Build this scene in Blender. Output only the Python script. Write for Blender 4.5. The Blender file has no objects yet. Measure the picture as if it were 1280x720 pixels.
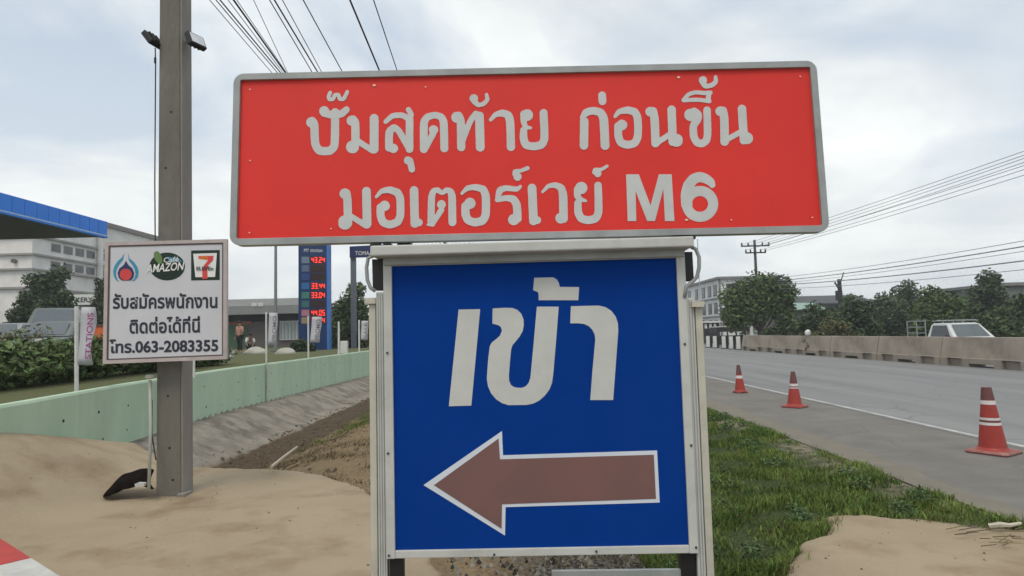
import bpy, bmesh, math, random
import numpy as np
from mathutils import Vector, Matrix, noise as mnoise
random.seed(7); rng = np.random.default_rng(7)
scene = bpy.context.scene
COL = scene.collection
R = math.radians

# ------------------------------------------------------------------ camera
HAZE = 0.0009
FPX = 800.0; CAMH = 1.6
pitch = math.atan(57 / FPX); roll = R(1.4)
fwd = Vector((0, math.cos(pitch), math.sin(pitch)))
right0 = Vector((1, 0, 0)); up0 = right0.cross(fwd)
rgt = right0 * math.cos(roll) - up0 * math.sin(roll)
upv = right0 * math.sin(roll) + up0 * math.cos(roll)
cam_d = bpy.data.cameras.new('camera'); cam = bpy.data.objects.new('camera', cam_d); COL.objects.link(cam)
cam_d.sensor_width = 36; cam_d.lens = 36 * FPX / 1280; cam_d.clip_end = 6000; cam_d.clip_start = 0.05
m = Matrix((rgt, upv, -fwd)).transposed().to_4x4(); m.translation = Vector((0, 0, CAMH)); cam.matrix_world = m
scene.camera = cam

# ------------------------------------------------------------------ exposure, world, sun
scene.view_settings.view_transform = 'Standard'; scene.view_settings.look = 'None'
scene.view_settings.exposure = 0.40; scene.view_settings.gamma = 1.0
SUN_EL, SUN_AZ = R(58), R(200)      # azimuth: clockwise from +Y
world = bpy.data.worlds.new('World'); scene.world = world; world.use_nodes = True
nt = world.node_tree; nt.nodes.clear()
def N(t, **kw):
    n = nt.nodes.new(t)
    for k, v in kw.items(): setattr(n, k, v)
    return n
def Lk(a, b): nt.links.new(a, b)
def math_n(op, a, b=None, clamp=False):
    n = N('ShaderNodeMath', operation=op); n.use_clamp = clamp
    for i, v in enumerate((a, b)):
        if v is None: continue
        if isinstance(v, (int, float)): n.inputs[i].default_value = v
        else: Lk(v, n.inputs[i])
    return n.outputs[0]
out = N('ShaderNodeOutputWorld'); bg = N('ShaderNodeBackground'); bg.inputs['Strength'].default_value = 0.1
sky = N('ShaderNodeTexSky', sky_type='NISHITA'); sky.sun_disc = False
sky.sun_elevation = SUN_EL; sky.sun_rotation = SUN_AZ; sky.air_density = 1.2; sky.dust_density = 3.0
tc = N('ShaderNodeTexCoord'); sep = N('ShaderNodeSeparateXYZ'); Lk(tc.outputs['Generated'], sep.inputs[0])
zc = math_n('ADD', math_n('MAXIMUM', sep.outputs[2], 0.0), 0.22)
comb = N('ShaderNodeCombineXYZ'); Lk(math_n('DIVIDE', sep.outputs[0], zc), comb.inputs[0]); Lk(math_n('DIVIDE', sep.outputs[1], zc), comb.inputs[1])
def cloud_noise(scale, detail, rough, loc, dist=0.3):
    mp = N('ShaderNodeMapping'); mp.inputs['Location'].default_value = loc; Lk(comb.outputs[0], mp.inputs[0])
    n = N('ShaderNodeTexNoise'); n.inputs['Scale'].default_value = scale; n.inputs['Detail'].default_value = detail
    n.inputs['Roughness'].default_value = rough; n.inputs['Distortion'].default_value = dist; Lk(mp.outputs[0], n.inputs['Vector']); return n.outputs[0]
n1 = cloud_noise(1.0, 6, 0.52, (5.5, 3.1, 8), .5)
n2 = cloud_noise(1.25, 6, 0.55, (6, 7, 8), .6)
r1 = N('ShaderNodeValToRGB'); r1.color_ramp.elements[0].position = .39; r1.color_ramp.elements[1].position = .57; Lk(n1, r1.inputs[0])
r2 = N('ShaderNodeValToRGB'); r2.color_ramp.elements[0].position = .35; r2.color_ramp.elements[1].position = .68; Lk(n2, r2.inputs[0])
def mixc(f, a, b):
    n = N('ShaderNodeMix', data_type='RGBA')
    if isinstance(f, float): n.inputs[0].default_value = f
    else: Lk(f, n.inputs[0])
    for i, v in ((6, a), (7, b)):
        if isinstance(v, tuple): n.inputs[i].default_value = (*v, 1)
        else: Lk(v, n.inputs[i])
    return n.outputs[2]
cl = mixc(r2.outputs[0], (5.5, 5.85, 6.1), (8.6, 8.8, 8.6))       # grey to white cloud
thin = mixc(0.72, sky.outputs[0], (4.4, 5.2, 6.2))               # blue showing through thin cloud
cover = mixc(r1.outputs[0], thin, cl)
hz = math_n('SUBTRACT', 1.0, math_n('MULTIPLY', math_n('MAXIMUM', sep.outputs[2], 0.0), 1.9), True)
allc = mixc(math_n('MULTIPLY', hz, 0.62), cover, (7.5, 7.85, 7.85))  # overcast whitening to the horizon
Lk(allc, bg.inputs['Color']); Lk(bg.outputs[0], out.inputs[0])
sd = bpy.data.lights.new('sun', 'SUN'); sd.energy = 1.15; sd.angle = R(22); sd.color = (1, .90, .76)
so = bpy.data.objects.new('sun', sd); COL.objects.link(so)
sdir = Vector((math.sin(SUN_AZ) * math.cos(SUN_EL), math.cos(SUN_AZ) * math.cos(SUN_EL), math.sin(SUN_EL)))
so.rotation_euler = sdir.to_track_quat('Z', 'Y').to_euler()

# ------------------------------------------------------------------ pixel helpers (turn a measured picture point into a place)
O = Vector((0, 0, CAMH))
def ray(px, py): return fwd + rgt * ((px - 640) / FPX) - upv * ((py - 360) / FPX)
def G(px, py, z=0.0): d = ray(px, py); return O + d * ((z - CAMH) / d.z)
def AY(px, py, Y): d = ray(px, py); return O + d * (Y / d.y)
def AX(px, py, X): d = ray(px, py); return O + d * (X / d.x)
class Plane:
    def __init__(s, c, W, H, rx, ry, rz):
        s.c = Vector(c); s.W = W; s.H = H
        s.M = Matrix.Rotation(rz, 3, 'Z') @ Matrix.Rotation(rx, 3, 'X') @ Matrix.Rotation(ry, 3, 'Y')
        s.n = s.M @ Vector((0, -1, 0))
    def px(s, x, y, off=0.0):
        """world point on the plane (moved 'off' metres towards the viewer) seen at picture point x, y"""
        d = ray(x, y); c = s.c
        return O + d * ((c - O).dot(s.n) / d.dot(s.n)) + s.n * off
    def loc(s, lx, lz, off=0.0): return s.c + s.M @ Vector((lx, -off, lz))
    def tolocal(s, p): v = s.M.transposed() @ (p - s.c); return v.x, v.z

# ------------------------------------------------------------------ materials
MAT = {}
def mat(name, col, rough=.7, var=.12, scale=6, bump=.0, bscale=None, metal=0, col2=None, spec=.4, coord='Object', island=0, emit=None, stain=0, stretch=None):
    if name in MAT: return MAT[name]
    mm = bpy.data.materials.new(name); mm.use_nodes = True; t = mm.node_tree; b = t.nodes['Principled BSDF']
    b.inputs['Roughness'].default_value = rough; b.inputs['Metallic'].default_value = metal; b.inputs['Specular IOR Level'].default_value = spec
    tcn = t.nodes.new('ShaderNodeTexCoord'); src = tcn.outputs[coord]
    if stretch:
        mp = t.nodes.new('ShaderNodeMapping'); mp.inputs['Scale'].default_value = stretch; t.links.new(src, mp.inputs[0]); src = mp.outputs[0]
    nz = t.nodes.new('ShaderNodeTexNoise'); nz.inputs['Scale'].default_value = scale; nz.inputs['Detail'].default_value = 6; nz.inputs['Roughness'].default_value = .6
    t.links.new(src, nz.inputs['Vector'])
    rp = t.nodes.new('ShaderNodeMapRange'); rp.inputs[1].default_value = .3; rp.inputs[2].default_value = .7; t.links.new(nz.outputs[0], rp.inputs[0])
    mx = t.nodes.new('ShaderNodeMix'); mx.data_type = 'RGBA'; t.links.new(rp.outputs[0], mx.inputs[0])
    c2 = col2 if col2 else tuple(min(1, c * (1 + var)) for c in col)
    c1 = col if col2 else tuple(c * (1 - var) for c in col)
    mx.inputs[6].default_value = (*c1, 1); mx.inputs[7].default_value = (*c2, 1); o = mx.outputs[2]
    if stain:
        n3 = t.nodes.new('ShaderNodeTexNoise'); n3.inputs['Scale'].default_value = scale * .35; n3.inputs['Detail'].default_value = 8; n3.inputs['Roughness'].default_value = .7
        t.links.new(src, n3.inputs['Vector'])
        r3 = t.nodes.new('ShaderNodeMapRange'); r3.inputs[1].default_value = .5; r3.inputs[2].default_value = .75; r3.inputs[4].default_value = stain; t.links.new(n3.outputs[0], r3.inputs[0])
        m3 = t.nodes.new('ShaderNodeMix'); m3.data_type = 'RGBA'; t.links.new(r3.outputs[0], m3.inputs[0]); t.links.new(o, m3.inputs[6]); m3.inputs[7].default_value = (.09, .075, .055, 1); o = m3.outputs[2]
    if island:
        g = t.nodes.new('ShaderNodeNewGeometry'); hs = t.nodes.new('ShaderNodeHueSaturation')
        mr = t.nodes.new('ShaderNodeMapRange'); mr.inputs[3].default_value = 1 - island; mr.inputs[4].default_value = 1 + island
        t.links.new(g.outputs['Random Per Island'], mr.inputs[0]); t.links.new(mr.outputs[0], hs.inputs['Value'])
        mh = t.nodes.new('ShaderNodeMapRange'); mh.inputs[3].default_value = .475; mh.inputs[4].default_value = .525
        t.links.new(g.outputs['Random Per Island'], mh.inputs[0]); t.links.new(mh.outputs[0], hs.inputs['Hue'])
        t.links.new(o, hs.inputs['Color']); o = hs.outputs[0]
    if name in ('asphalt_shoulder', 'asphalt_lane'):
        dn = t.nodes.new('ShaderNodeTexNoise'); dn.inputs['Scale'].default_value = 1.3; t.links.new(tcn.outputs['Object'], dn.inputs['Vector'])
        ad = t.nodes.new('ShaderNodeMix'); ad.data_type = 'RGBA'; ad.inputs[0].default_value = .35; t.links.new(tcn.outputs['Object'], ad.inputs[6]); t.links.new(dn.outputs[1], ad.inputs[7])
        vo = t.nodes.new('ShaderNodeTexVoronoi'); vo.feature = 'DISTANCE_TO_EDGE'; vo.inputs['Scale'].default_value = .55; t.links.new(ad.outputs[2], vo.inputs['Vector'])
        mr_ = t.nodes.new('ShaderNodeMapRange'); mr_.inputs[1].default_value = .004; mr_.inputs[2].default_value = .012; mr_.inputs[3].default_value = .28; mr_.inputs[4].default_value = 0; t.links.new(vo.outputs[0], mr_.inputs[0])
        mk = t.nodes.new('ShaderNodeMath'); mk.operation = 'MULTIPLY'; t.links.new(mr_.outputs[0], mk.inputs[0]); t.links.new(rp.outputs[0], mk.inputs[1])
        mc = t.nodes.new('ShaderNodeMix'); mc.data_type = 'RGBA'; t.links.new(mk.outputs[0], mc.inputs[0]); t.links.new(o, mc.inputs[6]); mc.inputs[7].default_value = (.05, .048, .045, 1); o = mc.outputs[2]
    t.links.new(o, b.inputs['Base Color'])
    if emit: b.inputs['Emission Color'].default_value = (*emit[0], 1); b.inputs['Emission Strength'].default_value = emit[1]
    if bump:
        nb = t.nodes.new('ShaderNodeTexNoise'); nb.inputs['Scale'].default_value = bscale or scale * 6; nb.inputs['Detail'].default_value = 5
        t.links.new(src, nb.inputs['Vector']); bp = t.nodes.new('ShaderNodeBump'); bp.inputs['Strength'].default_value = bump; bp.inputs['Distance'].default_value = .02
        t.links.new(nb.outputs[0], bp.inputs['Height']); t.links.new(bp.outputs[0], b.inputs['Normal'])
    MAT[name] = mm; return mm

# ------------------------------------------------------------------ mesh helpers
class MB:
    def __init__(s): s.v = []; s.f = []
    def add(s, vs, fs):
        o = len(s.v); s.v += [tuple(v) for v in vs]; s.f += [tuple(i + o for i in f) for f in fs]; return s
    def box(s, a, b):
        x0, y0, z0 = a; x1, y1, z1 = b
        return s.add([(x0, y0, z0), (x1, y0, z0), (x1, y1, z0), (x0, y1, z0), (x0, y0, z1), (x1, y0, z1), (x1, y1, z1), (x0, y1, z1)],
                     [(3, 2, 1, 0), (4, 5, 6, 7), (0, 1, 5, 4), (1, 2, 6, 5), (2, 3, 7, 6), (3, 0, 4, 7)])
    def prism(s, front, back):
        n = len(front)
        return s.add(list(front) + list(back), [tuple(range(n)), tuple(range(2 * n - 1, n - 1, -1))] + [(i, i + n, (i + 1) % n + n, (i + 1) % n) for i in range(n)])
    def tube(s, pts, rad, seg=8, cap=True):
        pts = [Vector(p) for p in pts]; n = len(pts); rad = rad if isinstance(rad, (list, tuple)) else [rad] * n
        rings = []; a = None
        for i, p in enumerate(pts):
            d = (pts[min(i + 1, n - 1)] - pts[max(i - 1, 0)]).normalized()
            if a is None: a = d.orthogonal().normalized()
            a = (a - d * a.dot(d)).normalized(); b = d.cross(a)
            rings.append([p + (a * math.cos(2 * math.pi * k / seg) + b * math.sin(2 * math.pi * k / seg)) * rad[i] for k in range(seg)])
        vs = [v for r in rings for v in r]; fs = []
        for i in range(n - 1):
            for k in range(seg): fs.append((i * seg + k, i * seg + (k + 1) % seg, (i + 1) * seg + (k + 1) % seg, (i + 1) * seg + k))
        if cap: fs.append(tuple(range(seg - 1, -1, -1))); fs.append(tuple((n - 1) * seg + k for k in range(seg)))
        return s.add(vs, fs)
    def lathe(s, c, prof, seg=20):
        c = Vector(c); vs = []; fs = []
        for r, z in prof:
            for k in range(seg): vs.append(c + Vector((r * math.cos(2 * math.pi * k / seg), r * math.sin(2 * math.pi * k / seg), z)))
        for i in range(len(prof) - 1):
            for k in range(seg): fs.append((i * seg + k, i * seg + (k + 1) % seg, (i + 1) * seg + (k + 1) % seg, (i + 1) * seg + k))
        fs.append(tuple(range(seg - 1, -1, -1))); fs.append(tuple((len(prof) - 1) * seg + k for k in range(seg)))
        return s.add(vs, fs)
    def build(s, name, mt, parent=None, smooth=False, bevel=0, **tagk):
        me = bpy.data.meshes.new(name); o = None
        org = parent.location.copy() if (parent is not None and parent.parent is None) else None
        p0 = PARENT_ORG.get(parent.name) if parent else None
        vs = s.v
        off = Vector((0, 0, 0))
        if p0 is not None: off = p0
        elif parent is None and vs:      # origin at the base of the thing
            xs = [v[0] for v in vs]; ys = [v[1] for v in vs]; zs = [v[2] for v in vs]
            off = Vector(((min(xs) + max(xs)) / 2, (min(ys) + max(ys)) / 2, min(zs)))
        me.from_pydata([(v[0] - off.x, v[1] - off.y, v[2] - off.z) for v in vs], [], s.f); me.update()
        bm = bmesh.new(); bm.from_mesh(me); bmesh.ops.recalc_face_normals(bm, faces=bm.faces)
        if bevel: bmesh.ops.bevel(bm, geom=list(bm.edges), offset=bevel, segments=2, affect='EDGES', profile=.5, clamp_overlap=True)
        bm.to_mesh(me); bm.free()
        if smooth: me.polygons.foreach_set('use_smooth', [True] * len(me.polygons))
        me.materials.append(mt)
        o = bpy.data.objects.new(name, me); COL.objects.link(o)
        if parent is not None: o.parent = parent; PARENT_ORG[o.name] = off
        else: o.location = off; PARENT_ORG[o.name] = off
        tag(o, **tagk); return o
PARENT_ORG = {}
def tag(o, label=None, cat=None, group=None, kind=None):
    if label: o['label'] = label
    if cat: o['category'] = cat
    if group: o['group'] = group
    if kind: o['kind'] = kind
    return o
def thing(name, loc, label, cat, group=None, kind=None):
    o = bpy.data.objects.new(name, None); o.empty_display_size = .2; COL.objects.link(o); o.location = loc
    PARENT_ORG[o.name] = Vector(loc); return tag(o, label, cat, group, kind)
def copy_tree(o, parent=None):
    c = o.copy(); COL.objects.link(c); c.parent = parent
    for ch in list(o.children): copy_tree(ch, c)
    return c
def np_mesh(name, V, Fq, mt, parent=None, smooth=False, **tagk):
    """V (n,3) array, Fq (m,k) array of equal faces"""
    me = bpy.data.meshes.new(name); k = Fq.shape[1]; off = PARENT_ORG.get(parent.name, Vector()) if parent else Vector()
    me.vertices.add(len(V)); me.vertices.foreach_set('co', (V - np.array(off)[None]).astype(np.float32).ravel())
    me.loops.add(Fq.size); me.loops.foreach_set('vertex_index', Fq.astype(np.int32).ravel())
    me.polygons.add(len(Fq)); me.polygons.foreach_set('loop_start', np.arange(0, Fq.size, k, dtype=np.int32)); me.polygons.foreach_set('loop_total', np.full(len(Fq), k, dtype=np.int32))
    if smooth: me.polygons.foreach_set('use_smooth', np.ones(len(Fq), dtype=bool))
    me.materials.append(mt); me.update(calc_edges=True)
    o = bpy.data.objects.new(name, me); COL.objects.link(o)
    if parent is not None: o.parent = parent
    PARENT_ORG[o.name] = off
    return tag(o, **tagk)

# ================================================================== GROUND
def smooth(a, b, x): t = np.clip((x - a) / (b - a), 0, 1); return t * t * (3 - 2 * t)
WALL = [(-5.3, 4.0), (-5.60, 7.0), (-5.88, 8.58), (-6.2, 10.3), (-6.45, 12.9), (-6.65, 14.7), (-6.95, 31.0), (-7.2, 60.0)]
wy = np.array([p[1] for p in WALL]); wx = np.array([p[0] for p in WALL])
def wall_x(y): return np.interp(y, wy, wx)
SAND_L = [(-9, 10.4), (-6.2, 10.2), (-5.6, 9.5), (-5.1, 8.95), (-4.6, 8.6), (-4.17, 8.38), (-3.6, 8.25), (-3.05, 8.12), (-2.4, 7.75), (-1.9, 7.27), (-1.3, 6.4), (-.8, 5.2), (-.6, 4.5), (-.5, 2.0), (-.5, -4), (-9, -4)]
SAND_R = [(1.2, -4), (1.28, 3.0), (1.47, 3.9), (1.66, 4.25), (2.0, 4.72), (2.38, 5.2), (2.75, 5.62), (3.0, 5.72), (3.3, 5.45), (3.6, 5.2), (4.0, 5.05), (4.6, 4.7), (5.2, 4.2), (5.2, -4)]
def sdf(poly, X, Y):
    """signed distance, negative inside"""
    P = np.array(poly, float); d = np.full(X.shape, 1e9); ins = np.zeros(X.shape, bool)
    for i in range(len(P)):
        a = P[i]; b = P[(i + 1) % len(P)]; e = b - a
        t = np.clip(((X - a[0]) * e[0] + (Y - a[1]) * e[1]) / (e @ e), 0, 1)
        d = np.minimum(d, np.hypot(X - a[0] - t * e[0], Y - a[1] - t * e[1]))
        c = ((a[1] > Y) != (b[1] > Y)) & (X < (b[0] - a[0]) * (Y - a[1]) / (b[1] - a[1] + 1e-12) + a[0]); ins ^= c
    return np.where(ins, -d, d)
_g = rng.random((64, 64))
def vnoise(X, Y):
    x = np.floor(X).astype(int); y = np.floor(Y).astype(int); fx = X - x; fy = Y - y; fx = fx * fx * (3 - 2 * fx); fy = fy * fy * (3 - 2 * fy)
    g = lambda i, j: _g[i % 64, j % 64]
    return (g(x, y) * (1 - fx) + g(x + 1, y) * fx) * (1 - fy) + (g(x, y + 1) * (1 - fx) + g(x + 1, y + 1) * fx) * fy - .5
def masks(X, Y):
    nz = .16 * vnoise(X * 2.3, Y * 2.3) + .08 * vnoise(X * 6, Y * 6 + 9)
    dl = sdf(SAND_L, X, Y); dr = sdf(SAND_R, X, Y) + nz * 1.0 + .05 * vnoise(X * 14, Y * 14)
    return dl + nz * .5, dr
ROADX = 4.02
def height(X, Y):
    dl, dr = masks(X, Y)
    wxx = wall_x(Y); d = X - wxx
    base = np.interp(Y, [8, 13, 31, 60], [0.02, 0, -.24, -.3])
    bump = .035 * vnoise(X * 1.7, Y * 1.7) + .02 * vnoise(X * 5, Y * 5)
    # ditch beside the wall
    conc = base + (-.52 - base) * smooth(.15, 1.5, d)
    zz = np.where(X < -5.1 + 0 * Y, conc, -.5 + 0 * X)
    bank = -.52 + .40 * smooth(-4.15, -2.6, X)
    zz = np.where(X > -4.15, bank + bump, zz)
    zz = np.where((X > -5.1) & (X <= -4.15), -.52 + .07 * vnoise(X * 6, Y * 6) + .05 * vnoise(X * 13, Y * 13), zz)
    zz = np.where(X > -2.6, -.12 + bump, zz)
    zz = np.where(X > 2.6, -.12 + .11 * smooth(2.6, 3.9, X) + bump * .7 * (1 - smooth(3.3, 3.95, X)), zz)
    # sand
    hs = .70 * smooth(4.15, 5.85, -X) * np.clip((10.15 - Y) / 3.1, 0, 1.0) + .012 * vnoise(X * 2, Y * 2) + .006 * vnoise(X * 7, Y * 7)
    k = smooth(.22, -.05, dl); zz = zz * (1 - k) + hs * k
    hr = -.01 + .02 * vnoise(X * 1.3, Y * 1.3) - .02 * smooth(3.6, 4.1, X)
    k = smooth(.2, -.1, dr); zz = zz * (1 - k) + hr * k
    # beyond
    zz = np.where(X > 3.75, -.006 - .03 * smooth(4.15, 4.4, X), zz)
    zz = np.where(X < wxx - .085, .88 + .03 * vnoise(X * .8, Y * .8), zz)
    zz = np.where(X > 17.4, -.15 + 0 * X, zz)
    return zz
def axis(segs):
    a = []
    for s0, s1, st in segs: a += list(np.arange(s0, s1, st))
    a.append(segs[-1][1]); return np.array(a)
xs = axis([(-1100, -300, 200), (-300, -60, 40), (-60, -10, 5), (-10, -7.4, .4), (-7.4, 4.4, .06), (4.4, 18, .8), (18, 60, 6), (60, 300, 40), (300, 1100, 200)])
ys = axis([(-60, 0, 10), (0, 2.4, .4), (2.4, 14, .06), (14, 32, .15), (32, 62, .6), (62, 300, 12), (300, 1600, 260)])
GX, GY = np.meshgrid(xs, ys); GZ = height(GX, GY)
nx, ny = len(xs), len(ys)
idx = np.arange(nx * ny).reshape(ny, nx)
Fq = np.stack([idx[:-1, :-1], idx[:-1, 1:], idx[1:, 1:], idx[1:, :-1]], -1).reshape(-1, 4)
V = np.stack([GX, GY, GZ], -1).reshape(-1, 3)
gm = bpy.data.materials.new('ground'); gm.use_nodes = True
ground = np_mesh('ground', V, Fq, gm, smooth=True, kind='structure', label='sandy shoulder, ditch and rough verge beside the road')
dl, dr = masks(GX, GY); dd = GX - wall_x(GY)
sandm = np.maximum(smooth(.05, -.03, dl), smooth(.08, -.05, dr)) * (dd > -.1)
lawnm = (dd < -.05) * smooth(60, 45, GY) * (GX > -40)
conm = smooth(-5.02, -5.12, GX + .05 * vnoise(GX * 5, GY * 5)) * (dd > -.1)
soilm = smooth(-3.95, -4.15, GX + .3 * vnoise(GX * 3, GY * 3)) * (1 - conm) * (dd > -.1)
greenm = smooth(.2, 1.0, GX + .8 * vnoise(GX * .9, GY * .9)) * (GX < 6)
greenm = np.maximum(greenm, (dd < -.1) * 1.0); greenm = np.maximum(greenm, (GX > 17.4) * .8)
greenm = np.maximum(greenm, .55 * smooth(16, 22, GY + 4 * vnoise(GX, GY * .5)) * (GX > -4.6))
gravm = smooth(.9, .2, np.abs(GX - .55)) * smooth(6.0, 5.0, GY)
edge = smooth(.55, .1, np.abs(GX - 3.85) + .4 * vnoise(GX * 2, GY * 2))
for nm, a in dict(sand=sandm, conc=conm, soil=soilm, lawn=lawnm, green=greenm, grav=gravm, edge=edge).items():
    at = ground.data.attributes.new(nm, 'FLOAT', 'POINT'); at.data.foreach_set('value', a.astype(np.float32).ravel())
t = gm.node_tree; b = t.nodes['Principled BSDF']; b.inputs['Roughness'].default_value = .95; b.inputs['Specular IOR Level'].default_value = .15
tcn = t.nodes.new('ShaderNodeTexCoord')
def nz_(scale, detail=6, rough=.6, mp=None):
    n = t.nodes.new('ShaderNodeTexNoise'); n.inputs['Scale'].default_value = scale; n.inputs['Detail'].default_value = detail; n.inputs['Roughness'].default_value = rough
    if mp:
        q = t.nodes.new('ShaderNodeMapping'); q.inputs['Scale'].default_value = mp; t.links.new(tcn.outputs['Object'], q.inputs[0]); t.links.new(q.outputs[0], n.inputs['Vector'])
    else: t.links.new(tcn.outputs['Object'], n.inputs['Vector'])
    return n.outputs[0]
def rng_(o, a, b_, c=0, d=1):
    n = t.nodes.new('ShaderNodeMapRange'); t.links.new(o, n.inputs[0])
    for i, v in zip((1, 2, 3, 4), (a, b_, c, d)): n.inputs[i].default_value = v
    return n.outputs[0]
def mix_(f, a, b_):
    n = t.nodes.new('ShaderNodeMix'); n.data_type = 'RGBA'
    if isinstance(f, (int, float)): n.inputs[0].default_value = f
    else: t.links.new(f, n.inputs[0])
    for i, v in ((6, a), (7, b_)):
        if isinstance(v, tuple): n.inputs[i].default_value = (*v, 1)
        else: t.links.new(v, n.inputs[i])
    return n.outputs[2]
def att(nm): n = t.nodes.new('ShaderNodeAttribute'); n.attribute_name = nm; return n.outputs['Fac']
def mul(a, b_): n = t.nodes.new('ShaderNodeMath'); n.operation = 'MULTIPLY'; t.links.new(a, n.inputs[0]); t.links.new(b_, n.inputs[1]); return n.outputs[0]
fine = rng_(nz_(38), .35, .65); mid = rng_(nz_(5), .35, .68); big = rng_(nz_(.9, 5), .42, .62)
dry = mix_(fine, mix_(mid, (.12, .080, .043), (.19, .135, .075)), (.26, .195, .115))
grn = mix_(fine, (.022, .036, .014), mix_(mid, (.05, .075, .025), (.085, .085, .035)))
soil = mix_(fine, (.055, .040, .026), (.12, .09, .06))
conc = mix_(rng_(nz_(2.2, 8, .7), .38, .66), (.30, .27, .225), (.17, .152, .128)); conc = mix_(mul(fine, rng_(nz_(1.1), .5, .62)), conc, (.11, .095, .075))
sand = mix_(big, (.37, .30, .208), (.33, .262, .178)); sand = mix_(rng_(nz_(1.3, 8, .6), .50, .72), sand, (.215, .152, .095)); sand = mix_(rng_(nz_(60), .4, .7, 0, .35), sand, (.33, .27, .18))
sand = mix_(mul(rng_(nz_(140, 3), .62, .68), rng_(nz_(3.1), .45, .62)), sand, (.14, .11, .08))
grav = mix_(rng_(nz_(34, 2), .46, .54), (.022, .02, .016), (.12, .11, .09))
lawn = mix_(fine, (.075, .095, .038), mix_(mid, (.115, .125, .055), (.16, .145, .08)))
c = mix_(att('green'), dry, grn); c = mix_(att('lawn'), c, lawn); c = mix_(att('soil'), c, soil); c = mix_(att('conc'), c, conc); c = mix_(mul(att('edge'), rng_(nz_(7), .35, .6)), c, (.23, .20, .15)); c = mix_(att('grav'), c, grav)
c = mix_(rng_(att('sand'), .25, .75), c, sand); t.links.new(c, b.inputs['Base Color'])
bp = t.nodes.new('ShaderNodeBump'); bp.inputs['Strength'].default_value = .35; bp.inputs['Distance'].default_value = .03; t.links.new(nz_(22, 8, .7), bp.inputs['Height']); t.links.new(bp.outputs[0], b.inputs['Normal'])
def hz_at(x, y): return float(height(np.array([[float(x)]]), np.array([[float(y)]]))[0, 0])

# ---- roads as sheets 4 mm apart
def sheet(name, x0, x1, y0, y1, z, mt, wob=0, **k):
    ysn = np.concatenate([np.arange(y0, 40, .25), np.linspace(40, y1, 60)]); l = []
    for y in ysn: l.append((x0 + wob * float(vnoise(np.array(y * 1.7), np.array(3.3))) + wob * .5 * float(vnoise(np.array(y * 6.1), np.array(1.3))), y, z)); l.append((x1, y, z))
    mb = MB(); mb.v = l; mb.f = [(2 * i, 2 * i + 1, 2 * i + 3, 2 * i + 2) for i in range(len(ysn) - 1)]; return mb.build(name, mt, **k)
asph = mat('asphalt_lane', (.165, .168, .170), .85, scale=.6, col2=(.25, .252, .250), bump=.35, bscale=90, stretch=(1.5, .10, 1), stain=.3)
shou = mat('asphalt_shoulder', (.142, .134, .120), .9, scale=1.3, col2=(.205, .194, .172), bump=.5, bscale=70, stain=.25)
sheet('shoulder', ROADX - .02, 6.6, -20, 400, 0.0, shou, wob=.16, kind='structure', label='dusty asphalt hard shoulder beside the lane')
dst = mat('dust', (.205, .185, .143), .95, scale=3, col2=(.165, .150, .122), bump=.4, bscale=50)
def dust_strip():
    l = []; ysn = np.arange(1, 60, .2)
    for y in ysn:
        f = lambda k, o_: float(vnoise(np.array(y * k), np.array(o_)))
        l.append((3.93 + .1 * f(1.1, 2.2), y, .004)); l.append((4.36 + .30 * f(.8, 5.5) + .16 * f(3.1, 8.5) + .1 * f(7.1, 1.5), y, .004))
    mb = MB(); mb.v = l; mb.f = [(2 * i, 2 * i + 1, 2 * i + 3, 2 * i + 2) for i in range(len(ysn) - 1)]; mb.build('dust', dst, kind='stuff', label='pale dust drifted along the inner edge of the shoulder')
dust_strip()
sheet('road', 6.35, 17.3, -20, 900, 0.004, asph, kind='structure', label='wide grey asphalt carriageway')
sheet('opposite_road', 17.9, 27, -20, 900, -.146, asph, kind='structure', label='opposite carriageway behind the concrete barriers')
pm = mat('road_paint', (.30, .30, .28), .7, scale=4, col2=(.52, .52, .49), stain=.9)
sheet('edge_line', 6.42, 6.53, -20, 400, 0.008, pm, kind='structure', label='worn white edge line')

# ================================================================== SIGNS
RED = Plane((.0816, 2.75, 2.3882), 2.5753, .7696, -.0385, .0012, .0014)
BLUE = Plane((.095, 2.75, 1.3053), 1.2277, 1.2021, -.0031, -.0021, -.0241)
WHT = Plane((-3.5757, 6.6, 2.0265), 1.2274, 1.252, -.0197, -.0129, .0667)
m_red = mat('red_sheeting', (.68, .030, .022), .5, stain=.06, var=.06, scale=2.2, spec=.32, bump=.2, bscale=2.5)
m_alu = mat('grey_trim', (.31, .33, .33), .45, var=.14, scale=8, stain=.35, metal=.2)
m_let = mat('reflective_white', (.53, .55, .55), .5, var=.06, scale=9, stain=.12)
m_blue = mat('blue_sheeting', (.0008, .038, .245), .6, stain=.04, var=.07, scale=2.5, spec=.06, bump=.04, bscale=3)
m_wht = mat('white_paint', (.50, .515, .495), .5, var=.07, scale=7, stain=.35)
m_cream = mat('cream_paint', (.50, .49, .42), .55, var=.08, scale=9, stain=.4)
m_black = mat('black_plastic', (.012, .012, .013), .5, var=.2)
m_let2 = mat('white_sheeting', (.53, .545, .53), .5, var=.05, scale=9, stain=.08)
m_arrow = mat('faded_arrow', (.205, .098, .092), .5, scale=3.5, col2=(.155, .088, .082), stain=.1)
m_edge = mat('arrow_border', (.60, .66, .74), .5, var=.05)
m_rivet = mat('rivet', (.07, .075, .10), .4, metal=.5); m_chip = mat('pale_rivet', (.75, .55, .45), .5)

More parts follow.
